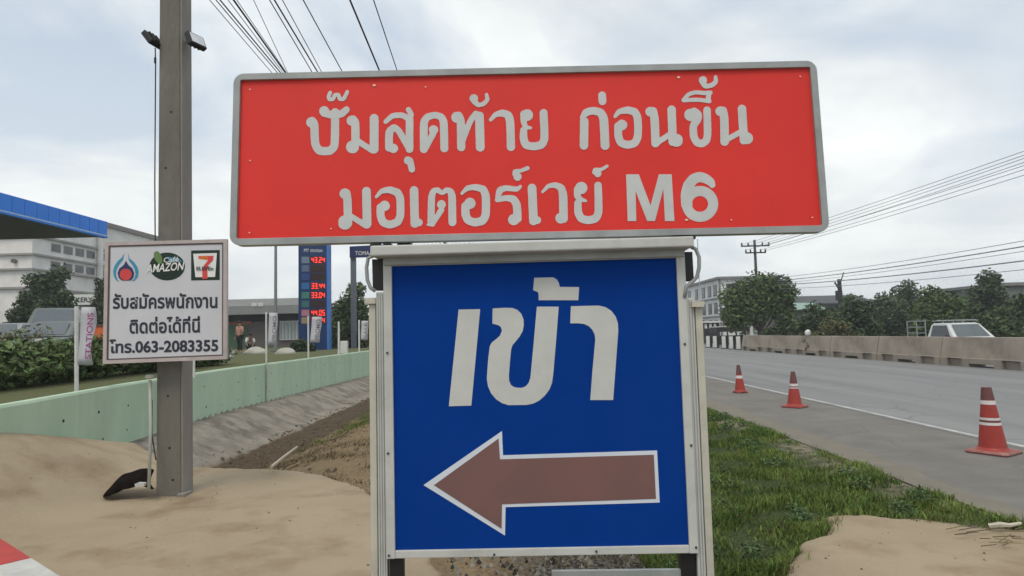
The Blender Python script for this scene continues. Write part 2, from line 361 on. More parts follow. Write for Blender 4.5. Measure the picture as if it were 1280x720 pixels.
def slab(name, pts, P, o0, o1, mt, parent=None, **k):
    """polygon given by picture points on sign plane P, from o1 behind to o0 in front"""
    f = [P.px(x, y, o0) for x, y in pts]; bk = [p + P.n * (o1 - o0) for p in f]
    return MB().prism(f, bk).build(name, mt, parent, **k)
def lrect(P, x0, x1, z0, z1): return [(x0, z1), (x1, z1), (x1, z0), (x0, z0)]
def lslab(name, pts, P, o0, o1, mt, parent, **k):
    f = [P.loc(x, z, o0) for x, z in pts]; bk = [P.loc(x, z, o1) for x, z in pts]
    return MB().prism(f, bk).build(name, mt, parent, **k)
def rounded(x0, x1, z0, z1, r, n=5):
    o = []
    for cx, cz, a0 in ((x1 - r, z1 - r, 0), (x0 + r, z1 - r, 90), (x0 + r, z0 + r, 180), (x1 - r, z0 + r, 270)):
        for i in range(n + 1): a = R(a0 + 90 * i / n); o.append((cx + r * math.cos(a), cz + r * math.sin(a)))
    return o
def ring_slab(name, outer, inner, P, o0, o1, mt, parent, **k):
    n = len(outer); mb = MB()
    a = [P.loc(*p, o0) for p in outer]; b_ = [P.loc(*p, o0) for p in inner]; c_ = [P.loc(*p, o1) for p in outer]; d_ = [P.loc(*p, o1) for p in inner]
    fs = []
    for i in range(n):
        j = (i + 1) % n; fs += [(i, j, n + j, n + i), (2 * n + j, 2 * n + i, 3 * n + i, 3 * n + j), (j, i, 2 * n + i, 2 * n + j), (n + i, n + j, 3 * n + j, 3 * n + i)]
    mb.add(a + b_ + c_ + d_, fs); return mb.build(name, mt, parent, **k)

# ---- letters traced as brush strokes: the union of the strokes is filled as one clean flat shape
def stroke_letter(name, strokes, crop, P, off, mt, parent, step=.55, jag=.28):
    ox, oy, s = crop; segs = []
    for pts in strokes:
        q = []; cr = 20
        for p in pts:
            if len(p) > 2: cr = p[2]
            q.append((ox + p[0] / s, oy + p[1] / s, cr / s))
        if len(q) == 1: q = q * 2
        for wt in ((.84, .75) if len(q) > 2 else ()):
            nq = [q[0]]
            for u, v in zip(q[:-1], q[1:]): nq += [tuple(wt * a + (1 - wt) * c for a, c in zip(u, v)), tuple((1 - wt) * a + wt * c for a, c in zip(u, v))]
            q = nq + [q[-1]]
        segs += list(zip(q[:-1], q[1:]))
    A = np.array(segs); x0 = A[:, :, 0].min() - 8; x1 = A[:, :, 0].max() + 8; y0 = A[:, :, 1].min() - 8; y1 = A[:, :, 1].max() + 8
    X, Y = np.meshgrid(np.arange(x0, x1, step), np.arange(y0, y1, step)); D = np.full(X.shape, 1e9)
    for a, b_ in segs:
        ex, ey = b_[0] - a[0], b_[1] - a[1]; L = ex * ex + ey * ey + 1e-9
        tt = np.clip(((X - a[0]) * ex + (Y - a[1]) * ey) / L, 0, 1)
        D = np.minimum(D, np.hypot(X - a[0] - tt * ex, Y - a[1] - tt * ey) - (a[2] + tt * (b_[2] - a[2])))
    D += -.45 + jag * (vnoise(X * .55 + 7, Y * .55) + .4 * vnoise(X * 1.1, Y * 1.1 + 5))
    return fill_field(name, X, Y, D, P, off, mt, parent)
def fill_field(name, X, Y, D, P, off, mt, parent):
    vs = []; fs = []; cache = {}
    H_, W_ = D.shape
    def vert(key, x, y):
        if key not in cache: cache[key] = len(vs); vs.append(P.px(x, y, off))
        return cache[key]
    for j in range(H_ - 1):
        row = D[j:j + 2]
        for i in np.nonzero((row[:, :-1] < 0).any(0) | (row[:, 1:] < 0).any(0))[0]:
            c4 = [(j, i), (j, i + 1), (j + 1, i + 1), (j + 1, i)]; poly = []
            for k in range(4):
                a = c4[k]; b_ = c4[(k + 1) % 4]; da = D[a]; db = D[b_]
                if da < 0: poly.append(vert(a, X[a], Y[a]))
                if (da < 0) != (db < 0):
                    tt = da / (da - db); key = (min(a, b_), max(a, b_)); poly.append(vert(key, X[a] + (X[b_] - X[a]) * tt, Y[a] + (Y[b_] - Y[a]) * tt))
            if len(poly) > 2: fs.append(tuple(poly))
    mb = MB(); mb.v = [tuple(v) for v in vs]; mb.f = fs
    o = mb.build(name, mt, parent); return o
def poly_letter(name, pts, crop, P, off, mt, parent):
    ox, oy, s = crop; f = [P.px(ox + x / s, oy + y / s, off) for x, y in pts]; bk = [p - P.n * .0015 for p in f]
    return MB().prism(f, bk).build(name, mt, parent)

# ---- red sign
red = thing('direction_sign', (RED.c.x, RED.c.y, RED.c.z - .385), 'wide red sign with large white Thai lettering and M6, mounted above the blue sign', 'sign')
w2, h2 = RED.W / 2, RED.H / 2
lslab('panel', rounded(-w2 + .004, w2 - .004, -h2 + .004, h2 - .004, .03), RED, 0, -.012, m_red, red)
ring_slab('frame', rounded(-w2, w2, -h2, h2, .045), rounded(-w2 + .029, w2 - .029, -h2 + .029, h2 - .029, .008), RED, .014, -.03, m_alu, red, bevel=.003)
cA = (370, 90, 5.541); cB = (530, 90, 5.541); cC = (710, 80, 5.1417); cD = (410, 200, 6.7368); cE = (570, 200, 6.4); cF = (770, 200, 7.2)
RED_LETTERS = [
 (cA, [[(108, 350, 34)], [(112, 340, 26), (128, 360), (132, 500), (160, 548), (235, 550), (270, 515), (272, 280)]]),
 (cA, [[(196, 272, 32)], [(196, 285, 24), (255, 300), (320, 290), (350, 262, 20)]]),
 (cA, [[(238, 145, 11), (226, 170), (232, 192), (258, 190), (270, 160), (296, 158), (302, 188), (330, 192), (356, 140)]]),
 (cA, [[(386, 338, 32)], [(395, 330, 26), (412, 350), (412, 500)], [(392, 520, 42)], [(430, 480, 18), (530, 545, 18)], [(542, 322, 28), (542, 535)]]),
 (cA, [[(675, 530, 30)], [(645, 525, 25), (645, 415), (680, 382, 20), (715, 410), (783, 530, 20)], [(787, 330, 24), (787, 535)], [(622, 345, 13), (670, 302, 17), (740, 300, 17), (787, 330, 20)], [(787, 325, 16), (800, 295), (780, 262)]]),
 (cA, [[(776, 614, 26)], [(790, 615, 20), (803, 675, 20)]]),
 (cB, [[(0, 535, 25), (-2, 350), (22, 312, 22), (75, 298, 20), (122, 312, 22), (138, 350, 25), (141, 530, 25)], [(66, 402, 30)], [(62, 430, 20), (10, 530, 18)]]),
 (cB, [[(228, 315, 36)], [(240, 305, 26), (256, 340), (258, 522)], [(264, 480, 20), (325, 330, 17), (360, 292, 20)], [(384, 306, 28), (390, 522)]]),
 (cB, [[(345, 185, 27)], [(350, 205, 18), (375, 232, 13), (410, 225), (440, 195), (434, 158, 9)]]),
 (cB, [[(462, 332, 10), (495, 295, 15), (545, 284, 22), (585, 300, 26), (598, 345), (602, 520)]]),
 (cB, [[(715, 300, 38)], [(694, 295, 26), (690, 350, 18), (705, 385, 14), (738, 388, 8)], [(690, 405, 22), (688, 460, 25), (705, 508), (760, 518), (818, 505), (836, 460), (828, 285)]]),
 (cC, [[(102, 525, 25), (104, 370)], [(92, 345, 14), (115, 312, 22), (160, 300, 22), (210, 312, 24), (230, 350, 26), (238, 525)]]),
 (cC, [[(219, 203, 23), (221, 240)]]),
 (cC, [[(302, 338, 9), (328, 306, 15), (380, 296, 21), (430, 308, 23), (449, 350), (450, 465), (430, 510), (384, 522), (338, 508), (322, 465), (322, 400)], [(346, 393, 32)]]),
 (cC, [[(528, 308, 29)], [(545, 305, 25), (556, 350), (562, 510)], [(570, 508, 16), (668, 445, 16)], [(665, 295, 25), (672, 500)], [(697, 492, 39)]]),
 (cC, [[(786, 328, 37)], [(810, 305, 22), (838, 325), (832, 360), (804, 395), (806, 465), (826, 505), (862, 514), (890, 492), (897, 450), (893, 298)]]),
 (cC, [[(742, 234, 11), (772, 196), (820, 182), (872, 188), (915, 185)], [(742, 234, 11), (830, 230), (908, 240)], [(905, 190, 14), (900, 225)]]),
 (cC, [[(866, 106, 24)], [(868, 125, 17), (885, 146, 13), (925, 138), (950, 115), (948, 85, 9)]]),
 (cC, [[(978, 305, 29)], [(995, 302, 25), (1004, 350), (1006, 500)], [(1015, 490, 15), (1118, 432, 15)], [(1117, 290, 25), (1130, 490)], [(1150, 478, 36)]]),
 (cD, [[(143, 285, 42)], [(155, 280, 32), (166, 340), (168, 480)], [(145, 527, 57)], [(200, 478, 20), (320, 552, 22)], [(325, 265, 34), (330, 540)]]),
 (cD, [[(408, 312, 9), (450, 262, 18), (520, 250, 26), (588, 275, 30), (611, 325), (612, 470), (588, 525), (520, 548), (462, 525), (443, 470), (443, 400)], [(478, 388, 41)]]),
 (cD, [[(725, 257, 33), (731, 535)], [(765, 527, 30)]]),
 (cD, [[(868, 520, 27), (872, 310), (888, 262, 22), (925, 252, 20), (960, 282, 14), (1000, 252, 20), (1035, 265, 24), (1046, 310, 30), (1048, 525, 30)], [(956, 376, 34)], [(955, 420, 22), (890, 525, 18)], [(842, 545, 8), (880, 540, 20)]]),
 (cE, [[(48, 268, 9), (90, 225, 18), (155, 217, 22), (220, 235, 28), (240, 290, 30), (240, 440), (215, 488), (150, 502), (95, 482), (76, 440), (76, 370)], [(112, 348, 42)]]),
 (cE, [[(330, 322, 12), (338, 285, 20), (350, 240, 24), (400, 224, 20), (490, 236, 17), (515, 212, 9)], [(332, 318, 18), (400, 304, 20), (460, 312, 28), (488, 360, 30), (492, 470)], [(462, 478, 42)]]),
 (cE, [[(492, 134, 30)], [(470, 115, 16), (470, 90, 14), (520, 88, 12), (572, 66, 14)]]),
 (cE, [[(608, 226, 32), (620, 488)], [(650, 482, 28)]]),
 (cE, [[(692, 256, 8), (738, 208, 14), (795, 200, 20), (842, 222, 27), (857, 275, 31), (860, 470)], [(838, 466, 40)]]),
 (cE, [[(1002, 225, 46)], [(976, 235, 30), (968, 290, 24), (1000, 318, 16), (1038, 327, 8)], [(975, 345, 26), (976, 420, 29), (1000, 470), (1060, 484), (1118, 470), (1142, 420), (1136, 205, 27)]]),
 (cE, [[(1134, 110, 26)], [(1106, 100, 14), (1112, 78), (1160, 80, 11), (1208, 50, 10)]]),
 (cF, [[(755, 400, 46), (755, 400, 46)]]),
]
RED_LETTERS.pop()
for i_, (crop, st) in enumerate(RED_LETTERS): stroke_letter('letter', st, crop, RED, .0015 + .0004 * (i_ % 3), m_let, red)
poly_letter('letter', [(90, 130), (205, 130), (310, 410), (385, 130), (500, 130), (525, 550), (440, 550), (425, 260), (350, 550), (280, 550), (175, 280), (182, 550), (105, 550)], cF, RED, .002, m_let, red)
ringp = [(755 + 119 * math.cos(R(a)), 396 + 117 * math.sin(R(a)), 42) for a in range(0, 361, 15)]
stroke_letter('letter', [ringp, [(866, 225, 24), (850, 196, 34), (800, 165, 40), (750, 152, 42), (695, 172, 44), (650, 230, 46), (632, 310, 48), (636, 400, 48)]], cF, RED, .0015, m_let, red, jag=.15)
for (x, y) in [(313, 112), (313, 201), (312, 291), (468, 107), (532, 109), (848, 97), (1000, 96), (1015, 272), (414, 286), (858, 275), (914, 275)]:
    big_ = (x, y) in ((468, 107), (848, 97), (858, 275)); p = [RED.px(x + 1.3 * (1.6 if big_ else .8) * math.cos(R(a)), y + (1.3 if big_ else .9) * math.sin(R(a)), .004) for a in range(0, 360, 45)]
    MB().prism(p, [q - RED.n * .003 for q in p]).build('rivet', m_chip, red)
p1 = RED.loc(-.56, 0, -.05); mb = MB(); mb.box((-.50, 2.79, 1.98), (-.44, 2.84, 2.72)); mb.build('mounting_post', m_black, red)
mb = MB(); mb.box((.70, 2.79, 1.98), (.76, 2.84, 2.72)); mb.build('mounting_post', m_black, red)

# ---- blue sign
blue = thing('entrance_sign', (.095, 2.78, -.12), 'blue sign with white Thai word and faded red left arrow in a white post frame', 'sign')
w2, h2 = BLUE.W / 2, BLUE.H / 2
lslab('panel', lrect(BLUE, -w2, w2, -h2, h2), BLUE, 0, -.01, m_blue, blue)
FR = .036
lslab('frame', lrect(BLUE, -w2 - FR, -w2 + .001, -h2 - .032, h2 + .03), BLUE, .012, -.03, m_wht, blue, bevel=.003)
lslab('frame', lrect(BLUE, w2 - .001, w2 + FR, -h2 - .032, h2 + .03), BLUE, .012, -.03, m_wht, blue, bevel=.003)
lslab('frame', lrect(BLUE, -w2 + .001, w2 - .001, -h2 - .031, -h2 + .001), BLUE, .0105, -.03, m_wht, blue, bevel=.003)
lslab('frame', lrect(BLUE, -w2 + .001, w2 - .001, h2 - .001, h2 + .03), BLUE, .0105, -.03, m_wht, blue)
lslab('hood', [(-w2 - .07, h2 + .078), (w2 + .055, h2 + .078), (w2 + .055, h2 + .034), (-w2 - .07, h2 + .034)], BLUE, .10, -.06, m_wht, blue, bevel=.006)
lslab('soffit', [(-w2 - .03, h2 + .036), (w2 + .03, h2 + .036), (w2 + .03, h2 + .003), (-w2 - .03, h2 + .003)], BLUE, .030, -.03, m_alu, blue)  # grey band below the white hood; the underside's shade is put into its colour
for (x, y) in [(485, 441), (486, 566), (487, 693), (618, 692), (745, 688), (869, 683), (863, 556), (855, 430)]:
    p = [BLUE.px(x + 1.5 * math.cos(R(a)), y + 1.5 * math.sin(R(a)), .017) for a in range(0, 360, 45)]
    MB().prism(p, [q - BLUE.n * .006 for q in p]).build('rivet', m_rivet, blue)
cG = (540, 330, 3.6); cH = (520, 520, 4)
for pts in ([(120, 205), (217, 203), (177, 637), (76, 640)],
            [(273, 200), (330, 197), (362, 198), (385, 207), (402, 224), (412, 250), (413, 275), (408, 302), (394, 328), (375, 350), (362, 366), (356, 385), (351, 440), (346, 500), (347, 525), (356, 545), (370, 554), (388, 557), (405, 557), (422, 550), (435, 535), (443, 510), (458, 350), (472, 192), (570, 192), (558, 350), (545, 500), (540, 535), (528, 565), (508, 592), (482, 615), (455, 628), (425, 634), (345, 635), (315, 626), (288, 608), (266, 582), (252, 550), (247, 515), (252, 440), (260, 370), (270, 352), (290, 337), (306, 322), (315, 300), (311, 285), (300, 276), (272, 268)],
            [(460, 62), (545, 60), (562, 70), (570, 84), (575, 103), (662, 104), (658, 163), (480, 163), (480, 138), (476, 126), (455, 118)],
            [(625, 190), (750, 187), (780, 194), (806, 210), (826, 236), (836, 266), (838, 300), (827, 450), (815, 612), (712, 612), (722, 480), (735, 340), (732, 318), (722, 297), (706, 280), (685, 270), (660, 267), (622, 267)]):
    poly_letter('letter', pts, cG, BLUE, .002, m_let2, blue)
arr = [(38, 345), (430, 75), (435, 196), (1205, 172), (1218, 432), (448, 455), (445, 597)]
ari = [(90, 345), (413, 112), (420, 216), (1188, 193), (1199, 413), (430, 440), (428, 563)]
poly_letter('arrow_border', arr, cH, BLUE, .002, m_edge, blue); poly_letter('arrow', ari, cH, BLUE, .0035, m_arrow, blue)
def vpost(name, px0, px1, ytop, off0, off1, mt, yref=620, zb=None):
    a = BLUE.px(px0, yref, off0); b_ = BLUE.px(px1, yref, off0); zt = BLUE.px((px0 + px1) / 2, ytop, off0).z
    ay, by = a.y, a.y + (off0 - off1)
    z0 = hz_at(a.x, ay) - .05 if zb is None else zb
    mb = MB(); mb.box((a.x, ay, z0), (b_.x, by, zt)); return mb.build(name, mt, blue, bevel=.003)
vpost('outer_post', 461.5, 470, 380, -.02, -.07, m_cream)
vpost('inner_post', 472.5, 483, 365, -.0, -.05, m_wht)
vpost('inner_post', 868.5, 878.5, 372, -.0, -.05, m_wht)
vpost('outer_post', 879.5, 888.5, 381, .004, -.05, m_cream)
vpost('post_cap', 457, 471.5, 372, -.005, -.08, m_cream, yref=620, zb=BLUE.px(464, 380, 0).z)
slab('post_cap', [(863, 377), (878, 377), (878, 384), (863, 384)], BLUE, .03, -.06, m_cream, blue)
slab('cable_box', [(465, 324), (480, 324), (480.5, 362), (466, 362)], BLUE, -.0, -.08, m_black, blue)
slab('cable_box', [(851, 315), (865, 315), (867, 350), (853, 350)], BLUE, .006, -.08, m_black, blue)
for pts in ([(468, 320), (461, 323), (459, 335), (460, 350), (464, 360), (470, 364)], [(863, 309), (869, 312), (873, 322), (873, 335), (870, 347), (864, 353), (857, 358), (855, 372)]):
    MB().tube([BLUE.px(x, y, .012) for x, y in pts], .0085, 8).build('cable_hose', m_alu, blue, smooth=True)
slab('clamp', [(466, 307), (478, 306), (478, 311), (466, 312)], BLUE, .05, -.02, m_black, blue)
slab('clamp', [(482, 306), (491, 306), (491, 310), (482, 310)], BLUE, .05, -.02, m_black, blue)
slab('clamp', [(838, 298), (866, 297), (866, 300.5), (838, 301)], BLUE, .05, -.02, m_black, blue)
vpost('leg', 486, 503, 698, -.01, -.06, m_black, yref=705); vpost('leg', 852, 871, 686, -.012, -.06, m_black, yref=705)
slab('lower_panel', [(690, 716.5), (853, 714.5), (855, 745), (690, 748)], BLUE, -.02, -.04, m_alu, blue)
slab('crossbar', [(503, 735), (852, 731), (852, 745), (503, 749)], BLUE, -.045, -.07, m_wht, blue)
for i in range(3):
    vpost('groove_strip', 474.5 + i * 3.0, 475.3 + i * 3.0, 367, .003, .0005, m_alu)
for i in range(2):
    vpost('groove_strip', 871.5 + i * 3.4, 872.5 + i * 3.4, 374, .003, .0005, m_alu)

# ================================================================== CONCRETE POLE with notice, floodlights, cable
m_conc = mat('pole_concrete', (.205, .195, .170), .9, scale=2.4, col2=(.118, .112, .097), bump=.7, bscale=40, stain=.6, stretch=(1, 1, .25))
m_conc2 = mat('pole_concrete_pale', (.27, .25, .225), .9, scale=3.0, col2=(.20, .185, .165), bump=.4, bscale=40, stain=.35, stretch=(1, 1, .3))  # paler copy of the pole concrete; the lighter right side is put into colour
PY = 6.78
pb = hz_at(-3.57, PY) - .1
pole = thing('utility_pole', (-3.57, PY, pb), 'tall square grey concrete pole standing on the sand behind the white notice', 'pole')
def pole_x(px, py): return AY(px, py, PY).x
def taper(name, b0, b1, t0, t1, yf, yb, z0, z1, mt, par):
    mb = MB(); sh = .0
    mb.add([(b0, yf, z0), (b1, yf, z0), (b1, yb, z0), (b0, yb, z0), (t0, yf, z1), (t1, yf, z1), (t1, yb, z1), (t0, yb, z1)], [(3, 2, 1, 0), (4, 5, 6, 7), (0, 1, 5, 4), (1, 2, 6, 5), (2, 3, 7, 6), (3, 0, 4, 7)])
    return mb.build(name, mt, par, bevel=.008)
zt = AY(218, 0, PY).z; ex = (9.5 - 0) / zt
bl, br_, tl, tr = pole_x(195, 620), pole_x(227.5, 620), pole_x(199.5, 0), pole_x(226, 0); bR, tR = pole_x(241, 620), pole_x(237.5, 0)
E_ = lambda a, b_: a + (b_ - a) * 9.5 / zt
taper('shaft', bl, br_ - .012, E_(bl, tl), E_(br_, tr) - .012, PY, PY + .21, pb, 9.5, m_conc, pole)
taper('side_face', br_ - .0115, br_ + .012, E_(br_, tr) - .0115, E_(br_, tr) + .012, PY + .004, PY + .216, pb, 9.5, m_conc2, pole)
taper('footing', br_ - .03, br_ + .05, br_ - .03, br_ + .05, PY - .05, PY + .12, -.1, .035, m_conc2, pole)
for x, y in [(210, 495), (212, 560), (216, 600), (207, 210), (214, 140), (205, 330)]:
    c0 = AY(x, y, PY); MB().tube([c0 + Vector((0, -.002, 0)), c0 + Vector((0, .03, 0))], .013, 8).build('bolt_hole', m_black, pole)

sgn = thing('notice_board', (WHT.c.x, WHT.c.y, WHT.c.z - .63), 'square white notice with three round and square logos and Thai text on the concrete pole', 'notice board')
w2, h2 = WHT.W / 2, WHT.H / 2
m_pap = mat('white_board', (.56, .57, .61), .5, var=.04, scale=3, stain=.06); m_pink = mat('pale_frame', (.46, .40, .39), .5, var=.1, scale=8, stain=.3)
m_dk = mat('dark_trim', (.10, .075, .07), .6); m_ink = mat('dark_ink', (.025, .03, .045), .6)
lslab('panel', lrect(WHT, -w2 + .01, w2 - .01, -h2 + .01, h2 - .01), WHT, 0, -.012, m_pap, sgn)
sq = lambda k: [(-w2 + k, h2 - k), (w2 - k, h2 - k), (w2 - k, -h2 + k), (-w2 + k, -h2 + k)]
ring_slab('frame', sq(0), sq(.036), WHT, .012, -.03, m_pink, sgn)
ring_slab('inner_trim', sq(.037), sq(.05), WHT, .006, .001, m_dk, sgn)
for zb in (.35, -.35): lslab('mounting_strap', lrect(WHT, -.2, .2, zb - .02, zb + .02), WHT, -.03, -.12, m_black, sgn)
# logos (traced from the picture, scale 8 crop at 130,300)
cL = (130, 300, 8)
def logo(polys, parent):
    for i, (mt, pts) in enumerate(polys): 
        f = [WHT.px(cL[0] + x / 8, cL[1] + y / 8, .002 + .0012 * i) for x, y in pts]; MB().prism(f, [p - WHT.n * .001 for p in f]).build('logo_shape', mt, parent)
lb = mat('logo_blue', (.03, .26, .42), .5); ln_ = mat('logo_navy', (.02, .03, .12), .5); lr = mat('logo_red', (.62, .06, .06), .5); lg = mat('logo_green', (.005, .022, .014), .5); lw = mat('logo_white', (.72, .73, .72), .5); lgr = mat('logo_leaf', (.12, .22, .07), .5); lo = mat('logo_orange', (.62, .14, .03), .5)
circ = lambda cx, cy, rx, ry, n=24: [(cx + rx * math.cos(R(360 * k / n)), cy + ry * math.sin(R(360 * k / n))) for k in range(n)]
logo([(lb, [(205, 130), (190, 200), (150, 250), (125, 300), (120, 350), (135, 395), (155, 420), (120, 400), (98, 360), (92, 310), (105, 260), (140, 210), (180, 175)]),
      (lb, [(240, 130), (255, 185), (300, 220), (335, 270), (347, 320), (338, 370), (310, 405), (280, 415), (305, 385), (318, 340), (308, 290), (285, 250), (250, 205)]),
      (ln_, [(222, 210), (245, 250), (285, 285), (303, 330), (295, 375), (270, 405), (180, 405), (150, 380), (138, 330), (155, 285), (200, 250)]),
      (lr, circ(220, 345, 60, 58))], sgn)
logo([(lg, circ(632, 265, 178, 140)), (lgr, [(500, 130), (525, 110), (550, 120), (580, 165), (585, 230), (555, 245), (520, 210), (500, 175)]), (lb, [(640, 170), (740, 180), (790, 220), (740, 215), (650, 225)])], sgn)
logo([(lg, [(872, 105), (1158, 100), (1158, 400), (872, 405)]), (lw, [(893, 138), (1130, 130), (1112, 370), (915, 372)]),
      (lo, [(945, 160), (1095, 158), (1090, 200), (1060, 205), (945, 188)]), (lr, [(1040, 165), (1098, 160), (1090, 205), (1045, 250), (1035, 300), (1038, 388), (985, 390), (985, 310), (1005, 250), (1045, 200)])], sgn)
font_default = None
def text(s, P, x0, x1, ybase, hpx, mt, parent, bold=.0, off=.003, name='lettering', shear=0, ybase1=None, depth=0):
    """flat lettering fitted between picture x0 and x1 with its baseline at ybase"""
    cu = bpy.data.curves.new('txt', 'FONT'); cu.body = s; cu.size = 1; cu.offset = bold; cu.shear = shear; cu.resolution_u = 3
    o = bpy.data.objects.new('txt', cu); COL.objects.link(o); dg = bpy.context.evaluated_depsgraph_get(); dg.update()
    me = bpy.data.meshes.new_from_object(o.evaluated_get(dg)); bpy.data.objects.remove(o); bpy.data.curves.remove(cu)
    co = np.array([v.co[:] for v in me.vertices]) if len(me.vertices) else np.zeros((0, 3))
    if not len(co): return None
    mnx, mxx = co[:, 0].min(), co[:, 0].max(); y1 = ybase if ybase1 is None else ybase1
    vs = []
    for c_ in co:
        u = (c_[0] - mnx) / (mxx - mnx); yb_ = ybase + (y1 - ybase) * u
        vs.append(P.px(x0 + (x1 - x0) * u, yb_ - c_[1] * hpx, off))
    mb = MB(); mb.v = [tuple(v) for v in vs]; mb.f = [tuple(p.vertices) for p in me.polygons]; bpy.data.meshes.remove(me)
    return mb.build(name, mt, parent)
text('AMAZON', WHT, 183, 231, 341, 14, lw, sgn, .02, .008, shear=.25, ybase1=337)
text('Café', WHT, 205, 224, 328.5, 9, lw, sgn, .01, .008, ybase1=327)
text('ELEVEn', WHT, 246, 267, 338, 6.5, lg, sgn, .02, .0095)
text('รับสมัครพนักงาน', WHT, 141, 272, 385.5, 23, m_ink, sgn, .028, ybase1=384.5)
text('ติดต่อได้ที่นี่', WHT, 162, 250, 416.5, 23, m_ink, sgn, .028, ybase1=415)
text('โทร.063-2083355', WHT, 137, 273, 441, 19.5, m_ink, sgn, .032, ybase1=438.5)

m_lamp = mat('lamp_face', (.6, .62, .64), .3)
for (side, hx, hy, lab) in ((-1, 191, 51, 'small black floodlight on the left side of the concrete pole'), (1, 245, 51, 'small floodlight with pale glass on the right side of the concrete pole')):
    c0 = AY(hx, hy, PY - .02); fl = thing('floodlight', c0, lab, 'floodlight', group='floodlights on the concrete pole')
    rot = Matrix.Rotation(R(side * (66 if side > 0 else 100)), 3, 'Z') @ Matrix.Rotation(R(38 if side < 0 else -24), 3, 'X')
    def bx_(a, b_):
        mb = MB(); mb.box(tuple(v * 1.2 for v in a), tuple(v * 1.2 for v in b_)); mb.v = [tuple(c0 + rot @ Vector(v)) for v in mb.v]; return mb
    bx_((-.085, -.02, -.065), (.085, .03, .065)).build('housing', m_black, fl, bevel=.006)
    bx_((-.07, -.024, -.05), (.07, -.0215, .05)).build('glass', m_lamp, fl)
    for q in (-.04, 0, .04): bx_((q - .006, .031, -.055), (q + .006, .045, .055)).build('fin', m_black, fl)
    tgt = AY(201 if side < 0 else 235, hy + 2, PY + .1); MB().tube([c0 + Vector((-side * .02, .02, 0)), (c0 + tgt) / 2 + Vector((0, 0, .0)), tgt], .017, 8).build('bracket', m_black, fl)
m_cab = mat('cable_black', (.02, .02, .022), .6); m_cabg = mat('cable_grey', (.20, .215, .23), .6)
MB().tube([AY(194, 60, PY - .01), AY(194.5, 78, PY - .01), AY(194, 150, PY), AY(193.5, 230, PY), AY(194, 300, PY), AY(196, 330, PY)], .0065, 6).build('drop_cable', m_cab, smooth=True, label='thin black cable hanging down the left side of the concrete pole', cat='cable')
MB().tube([AY(194, 72, PY - .02), AY(194, 79, PY - .02)], .012, 6).build('cable_joint', m_cab, bpy.data.objects['drop_cable'])
# thin white pipe leaning beside the pole
pipe = thing('conduit_pipe', AY(186, 611, 6.6), 'thin pale plastic pipe with a flat cap leaning beside the concrete pole', 'pipe')
m_pvc = mat('pale_pvc', (.42, .43, .38), .5, stain=.3)
MB().tube([AY(186, 612, 6.55), AY(188.5, 530, 6.7), AY(187.5, 475, 6.72)], .016, 8).build('tube', m_pvc, pipe, smooth=True)
MB().lathe(AY(187.5, 474, 6.72), [(.02, 0), (.045, .012), (.045, .035), (.03, .045)], 12).build('cap', m_pvc, pipe)
MB().tube([AY(195, 575, 6.6), AY(190, 545, 6.72), AY(190, 500, 6.74)], .007, 6).build('cord', m_cab, pipe)

# black plastic sheet heaped at the pole foot
m_bag = mat('black_sheet', (.008, .005, .004), .9, var=.3, scale=9, spec=.05)
ol = [(134, 617), (140, 606), (147, 598), (153, 591), (160, 589.5), (167, 588), (175, 585), (182, 583.5), (190, 584), (195, 586)]
lo_ = [(135, 618.5), (143, 616), (150, 614.5), (153, 612), (160, 610), (167, 609), (175, 607.5), (182, 606.5), (188, 609), (195, 611)]
vs = []; K = 5
for k in range(K + 1):
    for i in range(10):
        a = AY(*ol[i], 7.0 + .01 * i); b_ = AY(*lo_[i], 6.62); f = k / K; p = a.lerp(b_, f); p.y -= .10 * math.sin(math.pi * f) + .035 * mnoise.noise(Vector((i * .9, k * 1.3, 2))); p.z += .02 * mnoise.noise(Vector((i * 1.1, k, 7))); vs.append(p)
mb = MB(); mb.v = [tuple(v) for v in vs]; mb.f = [(k * 10 + i, k * 10 + i + 1, (k + 1) * 10 + i + 1, (k + 1) * 10 + i) for k in range(K) for i in range(9)]
rag = mb.build('plastic_sheet', m_bag, smooth=False, label='crumpled black plastic sheet lying against the foot of the concrete pole', cat='plastic sheet')
sm = rag.modifiers.new('t', 'SOLIDIFY'); sm.thickness = .02; s2 = rag.modifiers.new('s', 'SUBSURF'); s2.levels = 1; s2.render_levels = 1
sl = [AY(x, y, 6.58) for x, y in ((168, 605), (172, 603.5), (181, 604), (180, 608), (169, 609))]
MB().prism(sl, [p + Vector((0, .04, 0)) for p in sl]).build('white_scrap', m_wht, label='small white scrap beside the black plastic sheet', cat='litter')

# ================================================================== GREEN WALL
m_green = mat('green_wall_paint', (.49, .62, .46), .85, scale=1.6, col2=(.41, .54, .39), bump=.2, bscale=30, stain=.28, stretch=(1, 1, .25))
m_cap = mat('wall_top_edge', (.36, .43, .34), .85, scale=3, stain=.3)
wall = thing('boundary_wall', (-6.45, 12.9, -.1), 'low pale green concrete wall with tie holes running beside the ditch', 'wall')
def wtop(y): return float(np.interp(y, [4, 7, 13, 31, 60], [.95, .95, .95, .95, .95]))
def yjoin(px): # y where the wall's face crosses this picture column
    lo2, hi2 = 5., 59.
    for _ in range(50):
        mdd = (lo2 + hi2) / 2; p = Vector((float(wall_x(mdd)), mdd, .9)) - O; sx = 640 + FPX * p.dot(rgt) / p.dot(fwd)
        if sx < px: lo2 = mdd
        else: hi2 = mdd
    return lo2
cuts = [4.0] + [yjoin(p) for p in (190, 332, 371, 401, 421, 437, 449)] + [45, 60]
